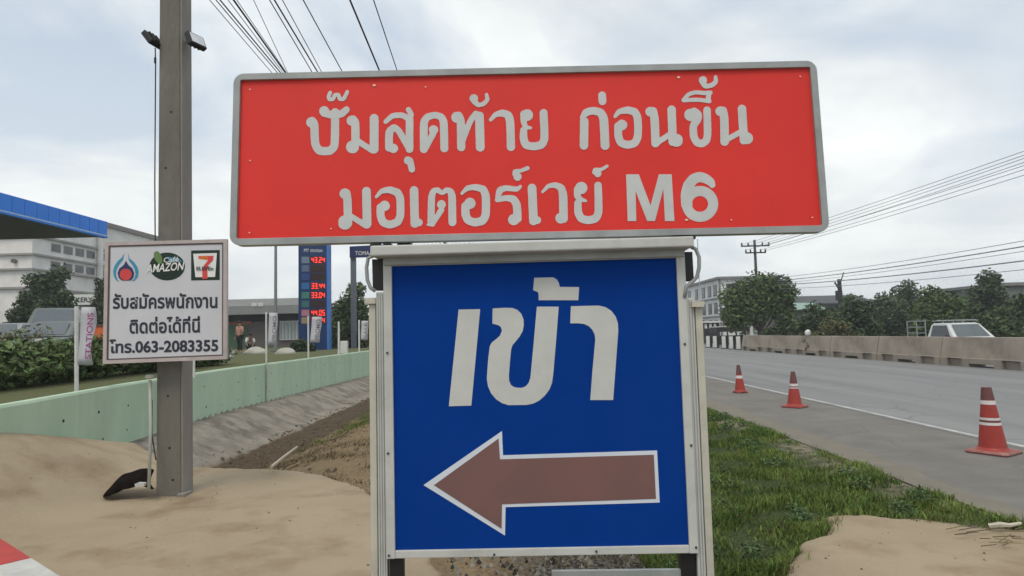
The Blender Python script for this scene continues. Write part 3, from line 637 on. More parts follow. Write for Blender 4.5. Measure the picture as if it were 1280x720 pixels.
for a, b_ in zip(cuts[:-1], cuts[1:]):
    n = max(2, int((b_ - a) / .8)); ysn = [a + .006 + (b_ - a - .012) * i / n for i in range(n + 1)]
    f = []; mb = MB(); sec = []
    for y in ysn:
        x = float(wall_x(y)); dx = random.uniform(-.002, .002)
        sec.append([(x + dx, y, -.75), (x + dx, y, wtop(y) - .03), (x - .02, y, wtop(y)), (x - .14, y, wtop(y)), (x - .15, y, -.75)])
    vs = [v for s_ in sec for v in s_]; fs = []
    for i in range(n):
        for k in range(5): fs.append((i * 5 + k, i * 5 + (k + 1) % 5, (i + 1) * 5 + (k + 1) % 5, (i + 1) * 5 + k))
    fs += [(0, 1, 2, 3, 4), tuple(n * 5 + k for k in (4, 3, 2, 1, 0))]
    mb.add(vs, fs); mb.build('wall_panel', m_green, wall)
mb = MB()
for y in np.arange(5.2, 30, 1.05):
    for z in (.18, .62):
        zb = z + random.uniform(-.04, .04); x = float(wall_x(y)); yy = y + random.uniform(-.15, .15); x = float(wall_x(yy))
        if zb > hz_at(x + .1, yy) + .03: mb.tube([(x + .004, yy, zb), (x - .03, yy, zb)], random.uniform(.014, .024), 6)
mb.build('tie_holes', m_black, wall, kind='stuff')
for px in (332,):
    y = yjoin(px); x = float(wall_x(y)); MB().tube([(x + .03, y, -.2), (x + .03, y, .98)], .022, 6).build('drain_pipe', m_pvc, wall)
# mortar lip along the wall foot
mb = MB(); pts = []
for y in np.arange(11.8, 32, .35):
    x = float(wall_x(y)); z = hz_at(x + .08, y); c0 = Vector((x + .05, y, z)); s_ = random.uniform(.03, .06)
    mb.lathe(c0, [(s_ * 1.2, -.03), (s_, .02), (s_ * .4, .045)], 6)
mb.build('mortar_lumps', mat('mortar', (.40, .40, .33), .95), wall, kind='stuff')

# ================================================================== STRIPED KERB (bottom left)
m_kr = mat('kerb_red', (.42, .045, .035), .65, scale=7, stain=.35); m_kw = mat('kerb_white', (.52, .52, .49), .65, scale=7, stain=.35)
zk = .42
A_ = G(0, 667, zk); J_ = G(44, 696, zk); B_ = G(84, 719, zk)
dk = (B_ - A_).normalized(); nk = Vector((-dk.y, dk.x, 0)) * -1  # towards viewer side
if nk.dot(Vector((0, -1, 0))) < 0: nk = -nk
kerb = thing('striped_kerb', (J_.x, J_.y, .25), 'red and white painted kerb at the near edge of the sand', 'kerb')
for i, s0 in enumerate((-2.2, -1.1, 0, 1.1)):
    mb = MB(); a = J_ + dk * (s0 + .003); b_ = J_ + dk * (s0 + 1.097)
    prof = [(0, -.25), (0, -.02), (.02, 0), (.17, 0), (.19, -.02), (.2, -.25)]
    mb.prism([a + nk * p + Vector((0, 0, q)) for p, q in prof], [b_ + nk * p + Vector((0, 0, q)) for p, q in prof])
    mb.build('kerb_block', m_kw if i % 2 == 0 else m_kr, kerb, label=None)

# ================================================================== CONES
m_cone = mat('cone_red', (.31, .036, .026), .5, var=.1, scale=12, stain=.3); m_cdark = mat('cone_top', (.13, .05, .05), .6, stain=.3); m_band = mat('cone_band', (.60, .56, .56), .45, stain=.3)
def cone(px, py, h, base, rb, rt, ang, lean, lab, far):
    p = G(px, py); c = thing('traffic_cone', p, lab, 'traffic cone', group='traffic cones along the shoulder')
    z0 = .045
    ld = Vector((lean, 0, 0))
    def ringp(z): f = (z - z0) / (h - z0); return rb + (rt - rb) * f
    def seg(name, a, b_, mt, proud=0):
        mb = MB(); mb.lathe(p, [(ringp(a) + proud, a), (ringp(b_) + proud, b_)], 28); mb.v = [(v[0] + ld.x * (v[2] - p.z) / h, v[1], v[2]) for v in mb.v]; mb.build(name, mt, c, smooth=False)
    mb = MB(); ca, sa = math.cos(ang), math.sin(ang)
    oc = [(base / 2 - .04, base / 2), (base / 2, base / 2 - .04), (base / 2, -base / 2 + .04), (base / 2 - .04, -base / 2), (-base / 2 + .04, -base / 2), (-base / 2, -base / 2 + .04), (-base / 2, base / 2 - .04), (-base / 2 + .04, base / 2)]
    f = lambda k, z: [p + Vector((x * ca - y * sa, x * sa + y * ca, 0)) * k + Vector((0, 0, z)) for x, y in oc]
    MB().prism(f(1, .004), f(1, .02)).build('base_edge', m_cdark, c); MB().prism(f(.985, .0205), f(.93, .04)).build('base', mat('cone_base', (.36, .20, .17), .7, scale=9, col2=(.26, .07, .055), stain=.3) if not far else m_cone, c)
    MB().lathe(p, [(rb + .035, .040), (rb + .012, .06), (rb, .075)], 28).build('collar', m_cone, c)
    seg('body', z0, h * .93, m_cone); seg('tip', h * .81 if not far else h * .68, h * .998, m_cdark, .003)
    if not far:
        seg('band', h * .74, h * .80, m_band, .003); seg('band', h * .505, h * .54, m_band, .003); seg('band', h * .43, h * .47, m_band, .003); seg('dark_stripe', h * .474, h * .502, m_cdark, .002)
    elif far == 1:
        seg('band', h * .53, h * .66, m_band, .003); seg('dark_stripe', h * .56, h * .59, m_cdark, .0045)
    else: seg('band', h * .52, h * .62, m_band, .003)
cone(1242, 566, .80, .46, .152, .05, R(32), -.03, 'nearest and largest traffic cone, red with pale bands and pale square base', 0)
cone(993.5, 509, .71, .40, .14, .035, R(40), 0, 'middle traffic cone, red with a pale band and dark tip', 1)
cone(925.5, 491, .69, .30, .13, .035, R(10), -.02, 'farthest traffic cone, red with dark tip, standing nearest the white post', 2)

# ================================================================== CONCRETE BARRIERS
m_bar = mat('barrier_concrete', (.33, .285, .235), .9, scale=1.3, col2=(.235, .205, .17), bump=.3, bscale=20, stain=.6)
BX = 16.35; SEG = 4.3; Y0 = 24.75
def barrier_mesh():
    mb = MB(); L = SEG - .06
    T = 1.07
    # upper body with sloping faces, then the recessed lower part, end blocks and the flush blocks beside the drainage slot
    def run(y0, y1, prof): mb.prism([(x, y0, z) for x, z in prof], [(x, y1, z) for x, z in prof])
    run(0, L, [(.0, .30), (.02, .34), (.16, T - .02), (.18, T), (.42, T), (.44, T - .02), (.58, .34), (.60, .30)])
    run(.35, L / 2 - .95, [(.13, 0), (.13, .299), (.47, .299), (.47, 0)]); run(L / 2 + .95, L - .35, [(.13, 0), (.13, .299), (.47, .299), (.47, 0)])
    run(0, .349, [(-.01, 0), (-.01, .299), (.61, .299), (.61, 0)]); run(L - .349, L, [(-.01, 0), (-.01, .299), (.61, .299), (.61, 0)])
    run(L / 2 - .949, L / 2 - .6, [(-.01, 0), (-.01, .299), (.61, .299), (.61, 0)]); run(L / 2 + .6, L / 2 + .949, [(-.01, 0), (-.01, .299), (.61, .299), (.61, 0)])
    run(L / 2 - .599, L / 2 + .599, [(-.01, .13), (-.01, .299), (.61, .299), (.61, .13)])
    return mb
proto = None
nb = ['first', 'second', 'third', 'fourth', 'fifth', 'sixth', 'seventh', 'eighth', 'ninth']
seq = list(range(-3, 5))
for i, k in enumerate(seq):
    y = Y0 + SEG * k
    lab = {-3: 'concrete road barrier just beyond the right edge', -2: 'concrete road barrier next beyond the right edge', -1: 'concrete road barrier at the right picture edge, largest in the row', 0: 'concrete road barrier in front of the white pickup tail', 1: 'concrete road barrier just left of the pickup, under the dark bushes', 2: 'concrete road barrier with a small white blob above, below the scrub', 3: 'concrete road barrier under the right side of the round tree', 4: 'farthest concrete road barrier, next to the striped posts'}[k]
    if k < -1: continue
    if proto is None:
        proto = thing('concrete_barrier', (BX, y, 0), lab, 'barrier', group='concrete barriers between the carriageways')
        mb = barrier_mesh(); mb.v = [(v[0] + BX, v[1] + y, v[2]) for v in mb.v]; mb.build('body', m_bar, proto)
        for e in (0.25, SEG - .28):
            MB().tube([(BX + .3, y + e, 1.05), (BX + .3, y + e, 1.10), (BX + .3, y + e + .08, 1.10), (BX + .3, y + e + .08, 1.05)], .012, 6).build('lifting_loop', m_dk, proto)
    else:
        c_ = copy_tree(proto); c_.location = (BX + random.uniform(-.03, .03), y, 0); c_['label'] = lab
# white striped posts closing the row
m_pw = mat('post_white', (.62, .62, .60), .6, stain=.3)
for i, px in enumerate((919, 910, 901, 890, 881.5)):
    Yp = BX * FPX / (px - 641.5) + .3; x = BX + .25
    p = thing('marker_post', (x, Yp, 0), ['white marker post closest to the concrete barriers', 'second white marker post from the barriers, before the dark stall', 'third white marker post from the barriers', 'white marker post left of the dark gap', 'white marker post right beside the sign frame'][i], 'post', group='white marker posts at the barrier end')
    MB().box((x - .13, Yp - .1, .02), (x + .13, Yp + .1, .98)).build('post', m_pw, p, bevel=.02); MB().box((x + .135, Yp - .12, 0), (x + .30, Yp + .12, .93)).build('dark_gap_block', m_black, p)  # black block added to stand for the dark gap beside each post
    MB().box((x - .2, Yp - .2, 0), (x + .2, Yp + .2, .06)).build('base', m_black, p)

# ================================================================== PLANTS
def leafmat(name, c1, c2): return mat(name, c1, .75, scale=.6, col2=c2, island=.45, spec=.2)
L_dark = leafmat('leaf_dark', (.052, .076, .038), (.078, .108, .05)); L_mid = leafmat('leaf_mid', (.092, .138, .05), (.13, .175, .068)); L_lite = leafmat('leaf_light', (.075, .105, .045), (.10, .13, .055))
L_blue = leafmat('leaf_bluish', (.062, .090, .054), (.088, .118, .068)); L_dry = leafmat('leaf_dry', (.10, .095, .05), (.15, .13, .07))
m_bark = mat('bark', (.07, .055, .042), .95, scale=6, bump=.6)
def leaf_cloud(blobs, n, size, seed=0, flat=.7):
    r = np.random.default_rng(seed); tot = sum(b_[1][0] * b_[1][1] + b_[1][1] * b_[1][2] + b_[1][0] * b_[1][2] for b_ in blobs); P = []
    for c_, rad in blobs:
        k = int(n * (rad[0] * rad[1] + rad[1] * rad[2] + rad[0] * rad[2]) / tot) + 1
        d = r.normal(size=(k, 3)); d /= np.linalg.norm(d, axis=1)[:, None]
        lump = 1 + .12 * np.sin(d[:, 0] * 5 + seed) * np.cos(d[:, 2] * 6 + seed * 2) + .12 * np.sin(d[:, 1] * 11 + d[:, 2] * 9)
        q = (r.random(k) ** .38) * lump
        P.append(np.array(c_)[None] + d * q[:, None] * np.array(rad)[None])
    P = np.concatenate(P); k = len(P); s = size * (.6 + .8 * r.random(k))
    a = r.normal(size=(k, 3)); a[:, 2] *= flat; a /= np.linalg.norm(a, axis=1)[:, None]; b_ = r.normal(size=(k, 3)); b_ -= a * (a * b_).sum(1)[:, None]; b_ /= np.linalg.norm(b_, axis=1)[:, None]
    V = np.stack([P - a * s[:, None], P - b_ * s[:, None] * .45 + a * s[:, None] * .1, P + a * s[:, None], P + b_ * s[:, None] * .45 + a * s[:, None] * .1], 1).reshape(-1, 3)
    return V, np.arange(4 * k).reshape(-1, 4)
def tree(name, base, blobs, n, size, mt, trunk_r, lab, cat='tree', group=None, seed=0, limbs=6, extra=None):
    n = int(n * 2.6); size = size * .62
    base = Vector(base); t_ = thing(name, base, lab, cat, group)
    V, F_ = leaf_cloud([((base.x + b_[0], base.y + b_[1], base.z + b_[2]), b_[3]) for b_ in blobs], n, size, seed)
    np_mesh('crown', V, F_, mt, t_)
    if extra: 
        for k, (fr, m2) in enumerate(extra):
            V, F_ = leaf_cloud([((base.x + b_[0], base.y + b_[1], base.z + b_[2] + b_[3][2] * .2), tuple(v * 1.0 for v in b_[3])) for b_ in blobs], int(n * fr), size, seed + 50 + k)
            np_mesh('leaf_clump', V, F_, m2, t_, kind='stuff')
    mb = MB(); rr = random.Random(seed); hh = min(b_[2] for b_ in blobs); 
    mb.tube([base + Vector((0, 0, -.2)), base + Vector((rr.uniform(-.1, .1), 0, hh * .5)), base + Vector((rr.uniform(-.2, .2), 0, hh))], [trunk_r, trunk_r * .8, trunk_r * .6], 8)
    for i in range(limbs):
        b_ = blobs[i % len(blobs)]; e = base + Vector((b_[0] + rr.uniform(-.6, .6) * b_[3][0], b_[1] + rr.uniform(-.4, .4) * b_[3][1], b_[2] + rr.uniform(-.1, .7) * b_[3][2])); s_ = base + Vector((0, 0, hh * rr.uniform(.35, .9)))
        mb.tube([s_, s_.lerp(e, .5) + Vector((0, 0, .1 * hh)), e], [trunk_r * .5, trunk_r * .3, trunk_r * .1], 6)
    mb.build('trunk', m_bark, t_, smooth=True); return t_
def sz(px, Y): return px * Y / FPX
# round tree right, behind the barrier
Yt = 55; b0 = AY(953, 416, Yt); b0.z = 0
tree('roadside_tree', b0, [(-1.4, 0, 3.6, (2.1, 1.6, 1.9)), (.2, 0, 4.1, (2.0, 1.6, 1.95)), (1.7, .3, 4.4, (1.5, 1.5, 1.5)), (-2.1, .2, 2.5, (1.2, 1.4, 1.15)), (2.0, .2, 2.8, (.9, 1.1, 1.2))], 3600, .27, L_mid, .20, 'round green tree in front of the white building beyond the barriers', seed=3, limbs=9, extra=[(.35, L_dark), (.15, L_lite)])
# scrub and trees right
def clump(name, px, ytop, wpx, Y, mt, n, size, lab, cat, seed, group=None, extra=None, zb=0.0, lumps=5, hfac=1.0):
    base = AY(px, 400, Y); base.z = zb; top = AY(px, ytop, Y).z - zb; w = sz(wpx, Y) / 2; rr = random.Random(seed); bl = []
    for i in range(lumps):
        u = (i + .5) / lumps * 2 - 1; hh = top * (1 - .35 * abs(u) ** 1.5) * rr.uniform(.78, 1.0)
        if i == lumps // 2: hh = top
        rx = min(w / lumps * 1.75, hh * .5); zc_ = hh - rx * .85
        while True:
            r3 = rx * rr.uniform(.85, 1.15); bl.append((u * w * .8 + rr.uniform(-.25, .25) * rx, rr.uniform(-1, 1) * w * .25, zc_, (r3, r3, r3 * .85)))
            if zc_ < rx * .9: break
            zc_ -= rx * rr.uniform(.8, 1.1); zc_ = max(zc_, rx * .6)
    return tree(name, base, bl, n, size, mt, max(.06, top * .03), lab, cat, group, seed, limbs=lumps, extra=extra)
GB = 'bushes and trees beyond the barriers'
for i, a in enumerate([
    ('bush', 1020, 377, 70, 46, L_dark, 1500, .22, 'dark scrub bush right of the round tree, beneath the long roof', 'bush', 11),
    ('bush', 1068, 371, 80, 42, L_blue, 1700, .22, 'dark bushy scrub behind the barriers, left of the pickup rack', 'bush', 12),
    ('bush', 1040, 396, 70, 36, L_dry, 900, .16, 'low dry yellowish scrub just above the barriers left of the pickup', 'bush', 13),
    ('bush', 978, 392, 50, 50, L_dark, 900, .2, 'low dark bush at the foot of the round tree', 'bush', 14),
    ('broadleaf_tree', 1136, 349, 62, 80, L_dark, 1900, .32, 'dark domed tree farther back, left of the taller trees', 'tree', 15),
    ('broadleaf_tree', 1108, 366, 70, 62, L_blue, 1900, .28, 'grey green tree behind the pickup rack', 'tree', 16),
    ('broadleaf_tree', 1175, 356, 80, 52, L_mid, 2600, .26, 'mid green tree directly behind the pickup cab', 'tree', 17),
    ('broadleaf_tree', 1232, 339, 76, 56, L_blue, 2800, .28, 'tallest dark green tree above the pickup bonnet', 'tree', 18),
    ('broadleaf_tree', 1282, 366, 90, 46, L_dark, 2400, .26, 'dark green tree at the right picture edge', 'tree', 19),
    ('bush', 1205, 385, 130, 40, L_dark, 2300, .22, 'wide dark shrub mass behind the pickup', 'bush', 20),
    ('broadleaf_tree', 1060, 366, 44, 90, L_dark, 800, .34, 'small far tree above the scrub near the broken pole', 'tree', 21)]):
    clump(a[0], a[1], a[2], a[3], a[4], a[5], a[6], a[7], a[8], a[9], a[10], group=GB, extra=[(.3, L_dark), (.12, L_lite)])
# left side
clump('dark_tree', 36, 341, 56, 52, L_dark, 2300, .28, 'dark tree with ragged top left of the parked vans', 'tree', 31, zb=.9, extra=[(.2, L_blue)], lumps=4)
clump('dark_tree', 66, 334, 50, 50, L_dark, 2300, .28, 'dark ragged tree behind the grey van roof', 'tree', 32, zb=.9, extra=[(.2, L_blue)], lumps=4)
clump('dark_tree', 126, 347, 24, 50, L_dark, 1000, .26, 'dark tree partly hidden by the left edge of the white notice', 'tree', 33, zb=.9, lumps=3)
clump('leafy_tree', 437, 352, 60, 50, L_dark, 2400, .26, 'dark leafy tree right of the fuel price totem', 'tree', 34, zb=.9, extra=[(.25, L_mid)], lumps=4)
def hedge(name, x0, y0, x1, y1, z0, z1, wd, n, mt, lab, seed, extra=None):
    t_ = thing(name, ((x0 + x1) / 2, (y0 + y1) / 2, z0), lab, 'hedge'); k = 9; bl = [((x0 + (x1 - x0) * (i + .5) / k, y0 + (y1 - y0) * (i + .5) / k, (z0 + z1) / 2 + random.uniform(-.08, .08)), (wd, abs(y1 - y0) / k * .8 + .2, (z1 - z0) / 2 * random.uniform(.9, 1.12))) for i in range(k)]
    V, F_ = leaf_cloud(bl, n, .065, seed); np_mesh('foliage', V, F_, mt, t_)
    if extra: V, F_ = leaf_cloud([(c_, tuple(v * 1.03 for v in r_)) for c_, r_ in bl], int(n * .3), .07, seed + 1); np_mesh('young_leaves', V, F_, extra, t_)
    mb = MB()
    for c_, r_ in bl: mb.tube([(c_[0], c_[1], z0), (c_[0] + .05, c_[1], c_[2])], [.03, .015], 5)
    mb.build('stems', m_bark, t_, kind='stuff'); return t_
hedge('hedge', -8.6, 8.5, -9.2, 19.5, .88, 1.68, .75, 15000, L_mid, 'leafy green hedge behind the green wall, left of the white notice', 41, L_dark)
hedge('hedge', -14.5, 13, -14.5, 26, .88, 2.1, .8, 6000, L_dry, 'taller sparse yellowish hedge in front of the parked vans', 43, L_mid)

# ---- grass as masses of blades
def blades(name, n, region, hgt, wdt, mt, seed, lab, band=None, keep=None):
    r = np.random.default_rng(seed); X = r.uniform(region[0], region[1], n); Y = region[2] + (region[3] - region[2]) * r.random(n) ** 1.25
    X2, Y2 = X[:, None], Y[:, None]; dl, dr = masks(X2, Y2); dm = np.minimum(dl, dr)[:, 0]; ok = (dm > .03) if band is None else ((dm > band[0]) & (dm < band[1]))
    if keep is not None: ok &= keep(X, Y)
    cl_ = vnoise(X * 2.2, Y * 2.2) + .5 * vnoise(X * 5, Y * 5 + 3); ok &= r.random(n) < np.clip(.50 + cl_ * 1.7, .06, 1)
    X, Y, cl_ = X[ok], Y[ok], cl_[ok]; n = len(X); Z = height(X[:, None], Y[:, None])[:, 0]
    h = hgt * (.45 + .9 * r.random(n)) * np.clip(1 + cl_ * 1.2, .4, 1.7); a = r.random(n) * 6.28; w = wdt * (.6 + .8 * r.random(n)); ln_ = h * r.uniform(.15, .9, n); la = r.random(n) * 6.28
    b_ = np.stack([X, Y, Z - .01], -1); dx = np.stack([np.cos(a) * w, np.sin(a) * w, 0 * a], -1) / 2
    mid_ = b_ + np.stack([np.cos(la) * ln_ * .35, np.sin(la) * ln_ * .35, h * .6], -1); tip = b_ + np.stack([np.cos(la) * ln_, np.sin(la) * ln_, h * np.clip(1.05 - .3 * ln_ / h, .5, 1)], -1)
    V = np.stack([b_ - dx, b_ + dx, mid_ + dx * .75, mid_ - dx * .75, tip], 1).reshape(-1, 3); i0 = np.arange(n) * 5
    T = np.concatenate([np.stack([i0, i0 + 1, i0 + 2], -1), np.stack([i0, i0 + 2, i0 + 3], -1), np.stack([i0 + 3, i0 + 2, i0 + 4], -1)])
    return np_mesh(name, V, T, mt, kind='stuff', label=lab)
g_green = mat('grass_green', (.042, .090, .014), .7, scale=1.7, col2=(.18, .235, .055), island=.5, spec=.25)
g_dry = mat('grass_dry', (.17, .13, .07), .8, scale=1.5, col2=(.12, .095, .055), island=.45, spec=.2)
blades('verge_grass', 190000, (.9, 3.95, 3.6, 15), .065, .0085, g_green, 5, 'dark green grass on the verge between the sign and the shoulder', keep=lambda X, Y: X < 3.93 + .22 * vnoise(X * 3, Y * 3))
blades('verge_dry_grass', 26000, (.2, 4.1, 3.4, 14), .06, .006, g_dry, 6, 'dry straw among the verge grass', keep=lambda X, Y: (X < 3.98))
r5 = np.random.default_rng(77); wb_ = []
for i in range(70):
    x = r5.uniform(1.0, 3.85); y = 4.2 + 8 * r5.random() ** 1.3
    if min(float(q[0, 0]) for q in masks(np.array([[x]]), np.array([[y]]))) > .1: s_ = r5.uniform(.05, .14); wb_.append(((x, y, hz_at(x, y) + s_ * .5), (s_, s_, s_ * .7)))
V_, F__ = leaf_cloud(wb_, 6500, .019, 5); np_mesh('weeds', V_, F__, mat('weed_leaf', (.045, .085, .03), .7, scale=2, col2=(.10, .15, .05), island=.4), kind='stuff', label='low broad leaved weeds among the verge grass')
blades('edge_straw', 60000, (-5, 4.3, 3.4, 9), .035, .006, g_dry, 16, 'short straw straggling over the sand edge', band=(-.06, .12), keep=lambda X, Y: (vnoise(X * 4, Y * 4) > .0) & ((X < -.8) | (X > 1.0)))
blades('edge_tufts', 9000, (1.0, 4.3, 3.4, 6.5), .05, .007, g_green, 17, 'small green tufts creeping onto the sand', band=(-.07, .1), keep=lambda X, Y: vnoise(X * 3.3, Y * 3.3 + 4) > .16)
blades('bank_grass', 60000, (-4.25, -.4, 6.0, 24), .045, .008, g_dry, 8, 'brown dead grass on the ditch bank')
blades('bank_green_grass', 16000, (-4.1, -1.2, 12, 24), .07, .009, g_green, 9, 'green patches on the ditch bank', keep=lambda X, Y: vnoise(X * .9 + 2, Y * .5) > -.02)
# gravel and litter under the sign
r_ = np.random.default_rng(3); mb = MB()
for i in range(1400):
    x = r_.uniform(-.55, 1.35); y = r_.uniform(3.3, 5.4); s_ = r_.uniform(.008, .028); z = hz_at(x, y) if i < 0 else -.12
    a = r_.uniform(0, 3); mb.add([(x + s_ * math.cos(a), y + s_ * math.sin(a), z), (x + s_ * math.cos(a + 2.1), y + s_ * math.sin(a + 2.1), z), (x + s_ * math.cos(a + 4.2), y + s_ * math.sin(a + 4.2), z), (x, y, z + s_ * 1.3)], [(0, 1, 3), (1, 2, 3), (2, 0, 3)])
mb.v = [(v[0], v[1], v[2] + .0 + float(.035 * vnoise(np.array(v[0] * 1.7), np.array(v[1] * 1.7)) + .02 * vnoise(np.array(v[0] * 5), np.array(v[1] * 5)))) for v in mb.v]
mb.build('gravel', mat('gravel', (.16, .15, .13), .9, scale=3, island=.95), kind='stuff', label='loose pale gravel behind the sign')
mb = MB(); r2_ = np.random.default_rng(12)
for i in range(1500):
    x = r2_.uniform(-5.3, -3.2) if i % 3 else r2_.uniform(-5.2, -.8); y = 8.4 + 18 * r2_.random() ** 1.6; s_ = r2_.uniform(.015, .055); a = r2_.uniform(0, 3)
    if float(masks(np.array([[x]]), np.array([[y]]))[0][0, 0]) < .05: continue
    z = hz_at(x, y) - .01; mb.add([(x + s_ * math.cos(a), y + s_ * math.sin(a), z), (x + s_ * math.cos(a + 1.6), y + s_ * math.sin(a + 1.6), z), (x + s_ * math.cos(a + 3.1), y + s_ * math.sin(a + 3.1), z), (x + s_ * math.cos(a + 4.5), y + s_ * math.sin(a + 4.5), z), (x + s_ * .3, y, z + s_ * .9)], [(0, 1, 4), (1, 2, 4), (2, 3, 4), (3, 0, 4)])
mb.build('soil_clods', mat('clod', (.095, .070, .046), .95, scale=3, island=.45), kind='stuff', label='dark soil clods in the ditch')
mb = MB()
for i in range(170):
    x = r2_.uniform(-5.2, -.6) if i % 4 else r2_.uniform(1.8, 3.8); y = r2_.uniform(3.2, 8.2) if i % 4 else r2_.uniform(3.6, 5.2); s_ = r2_.uniform(.006, .02); a = r2_.uniform(0, 3)
    z = hz_at(x, y) - .002; mb.add([(x + s_ * math.cos(a), y + s_ * math.sin(a), z), (x + s_ * math.cos(a + 2.1), y + s_ * math.sin(a + 2.1), z), (x + s_ * math.cos(a + 4.2), y + s_ * math.sin(a + 4.2), z), (x, y, z + s_ * .8)], [(0, 1, 3), (1, 2, 3), (2, 0, 3)])
mb.build('pebbles', mat('pebble', (.20, .16, .12), .95, scale=3, island=.6), kind='stuff', label='scattered small pebbles on the sand')
MB().tube([G(339, 584, -.42), G(355, 571, -.40), G(371, 559, -.36)], [.028, .026, .022], 6).build('stick', mat('stick', (.42, .37, .29), .8), label='pale stick lying across the dry ditch bank', cat='stick')
MB().tube([G(1236, 657, .03), G(1250, 655.5, .05), G(1262, 656.5, .04), G(1276, 654, .05)], [.018, .022, .016, .012], 6).build('stick', mat('pale_stick', (.50, .47, .38), .8), label='short pale stick at the edge of the grass below the near cone', cat='stick')
mb = MB()
for i in range(60):
    x = random.uniform(3.2, 4.6); y = 4.9 + random.uniform(-.35, .15) ; z = .02; a = random.uniform(-.5, .6); l_ = random.uniform(.05, .22); mb.tube([(x, y, z), (x + l_ * math.cos(a), y + l_ * math.sin(a), z + random.uniform(0, .02))], [.004, .003], 4)
mb.build('straw_litter', g_dry, kind='stuff', label='dry straw along the sand edge')

# ================================================================== RIGHT BACKGROUND
m_bw = mat('render_white', (.66, .67, .67), .85, scale=.8, stain=.2); m_glass = mat('dark_glass', (.02, .024, .03), .2, spec=.6); m_roof = mat('roof_grey', (.20, .20, .20), .8)
m_gr = mat('roof_green', (.25, .36, .31), .7)
m_gr2 = mat('frame_grey', (.10, .11, .12), .6)
def building(name, x0, x1, y0, y1, z0, z1, lab, mt=m_bw, rows=(), cols_f=(), cols_l=(), side='L', roof=None, ww=1.1, wh=1.4, over=.4):
    t_ = thing(name, ((x0 + x1) / 2, (y0 + y1) / 2, z0), lab, 'building')
    MB().box((x0, y0, z0), (x1, y1, z1)).build('wall', mt, t_)
    MB().box((x0 - over, y0 - over, z1 + .003), (x1 + over, y1 + over, z1 + .35)).build('roof', roof or m_roof, t_)
    for zr in rows:
        for x in cols_f:
            fr = MB().box((x - ww / 2 - .1, y0 - .06, zr - .1), (x + ww / 2 + .1, y0 + .02, zr + wh + .1)).build('window', m_gr2, t_)
            MB().box((x - ww / 2, y0 - .09, zr), (x - .04, y0 - .062, zr + wh)).build('pane', m_glass, fr); MB().box((x + .04, y0 - .09, zr), (x + ww / 2, y0 - .062, zr + wh)).build('pane', m_glass, fr)
        for y in cols_l:
            xx = x0 if side == 'L' else x1; s_ = -1 if side == 'L' else 1
            a, b_ = sorted((xx + s_ * .06, xx - s_ * .02)); fr = MB().box((a, y - ww / 2 - .1, zr - .1), (b_, y + ww / 2 + .1, zr + wh + .1)).build('window', m_gr2, t_)
            a, b_ = sorted((xx + s_ * .09, xx + s_ * .062)); MB().box((a, y - ww / 2, zr), (b_, y - .04, zr + wh)).build('pane', m_glass, fr); MB().box((a, y + .04, zr), (b_, y + ww / 2, zr + wh)).build('pane', m_glass, fr)
    return t_
YB = 95; cx = AY(899, 347, YB).x; zB = AY(899, 349, YB).z
wb = building('office_building', cx, cx + 9, YB, YB + 26, 0, zB, 'white three storey building with small windows left of the round tree', rows=(zB - 2.3, zB - 5.0, zB - 7.6), cols_f=(cx + 1.8, cx + 4.4, cx + 7.0), cols_l=(YB + 2.2, YB + 5.0, YB + 8.2, YB + 12, YB + 16.5, YB + 21), ww=1.5, wh=1.5)
MB().box((cx - .12, YB - .12, 0), (cx + .12, YB + .12, zB - .01)).build('corner_pillar', m_roof, wb)
for zr in (zB - 2.9, zB - 5.6): MB().box((cx - .1, YB - .22, zr), (cx + 9.1, YB - .003, zr + .2)).build('ledge', m_roof, wb); MB().box((cx - .22, YB, zr), (cx - .003, YB + 26, zr + .2)).build('ledge', m_roof, wb)
MB().tube([(cx - 2.4, YB + 2, 0), (cx - 2.4, YB + 2, AY(881, 296, YB).z)], .06, 6).build('mast', mat('mast_grey', (.35, .36, .36), .6), label='thin grey mast rising beside the white three storey building', cat='mast')
# long low shed roofs among the trees
a = AY(975, 383, 75); b_ = AY(1015, 383, 75)
s1 = thing('shed', (a.x, 75, 0), 'low shed with pale green roof between the round tree and the scrub', 'shed')
MB().box((a.x, 75, 0), (b_.x + 1, 81, a.z - .4)).build('wall', mat('shed_wall', (.12, .12, .11), .9), s1); MB().prism([(a.x - .4, 74.4, a.z - .5), (b_.x + 1.4, 74.4, a.z - .5), (b_.x + 1.4, 78, a.z + .35), (a.x - .4, 78, a.z + .35)], [(a.x - .4, 74.4, a.z - .38), (b_.x + 1.4, 74.4, a.z - .38), (b_.x + 1.4, 78, a.z + .47), (a.x - .4, 78, a.z + .47)]).build('roof', m_gr, s1)
a = AY(1000, 374, 110); b_ = AY(1085, 372, 110)
s2_ = thing('warehouse', (a.x, 110, 0), 'long dark roofed warehouse behind the scrub', 'building')
MB().box((a.x, 110, 0), (b_.x, 122, a.z - .9)).build('wall', mat('shed_wall', (.12, .12, .11), .9), s2_); MB().prism([(a.x - 1, 109, a.z - 1), (b_.x + 1, 109, a.z - 1), (b_.x + 1, 116, a.z + .6), (a.x - 1, 116, a.z + .6)], [(a.x - 1, 109, a.z - .8), (b_.x + 1, 109, a.z - .8), (b_.x + 1, 116, a.z + .8), (a.x - 1, 116, a.z + .8)]).build('roof', mat('dark_roof', (.07, .075, .078), .8), s2_)
a = AY(1252, 353, 70); b_ = AY(1300, 353, 70)
building('flat_building', a.x, b_.x + 4, 70, 80, 0, a.z - .4, 'grey flat roofed building behind the trees at the right edge', mt=mat('grey_render', (.16, .17, .17), .9), rows=(a.z - 3,), cols_f=(a.x + 1.5, a.x + 4))
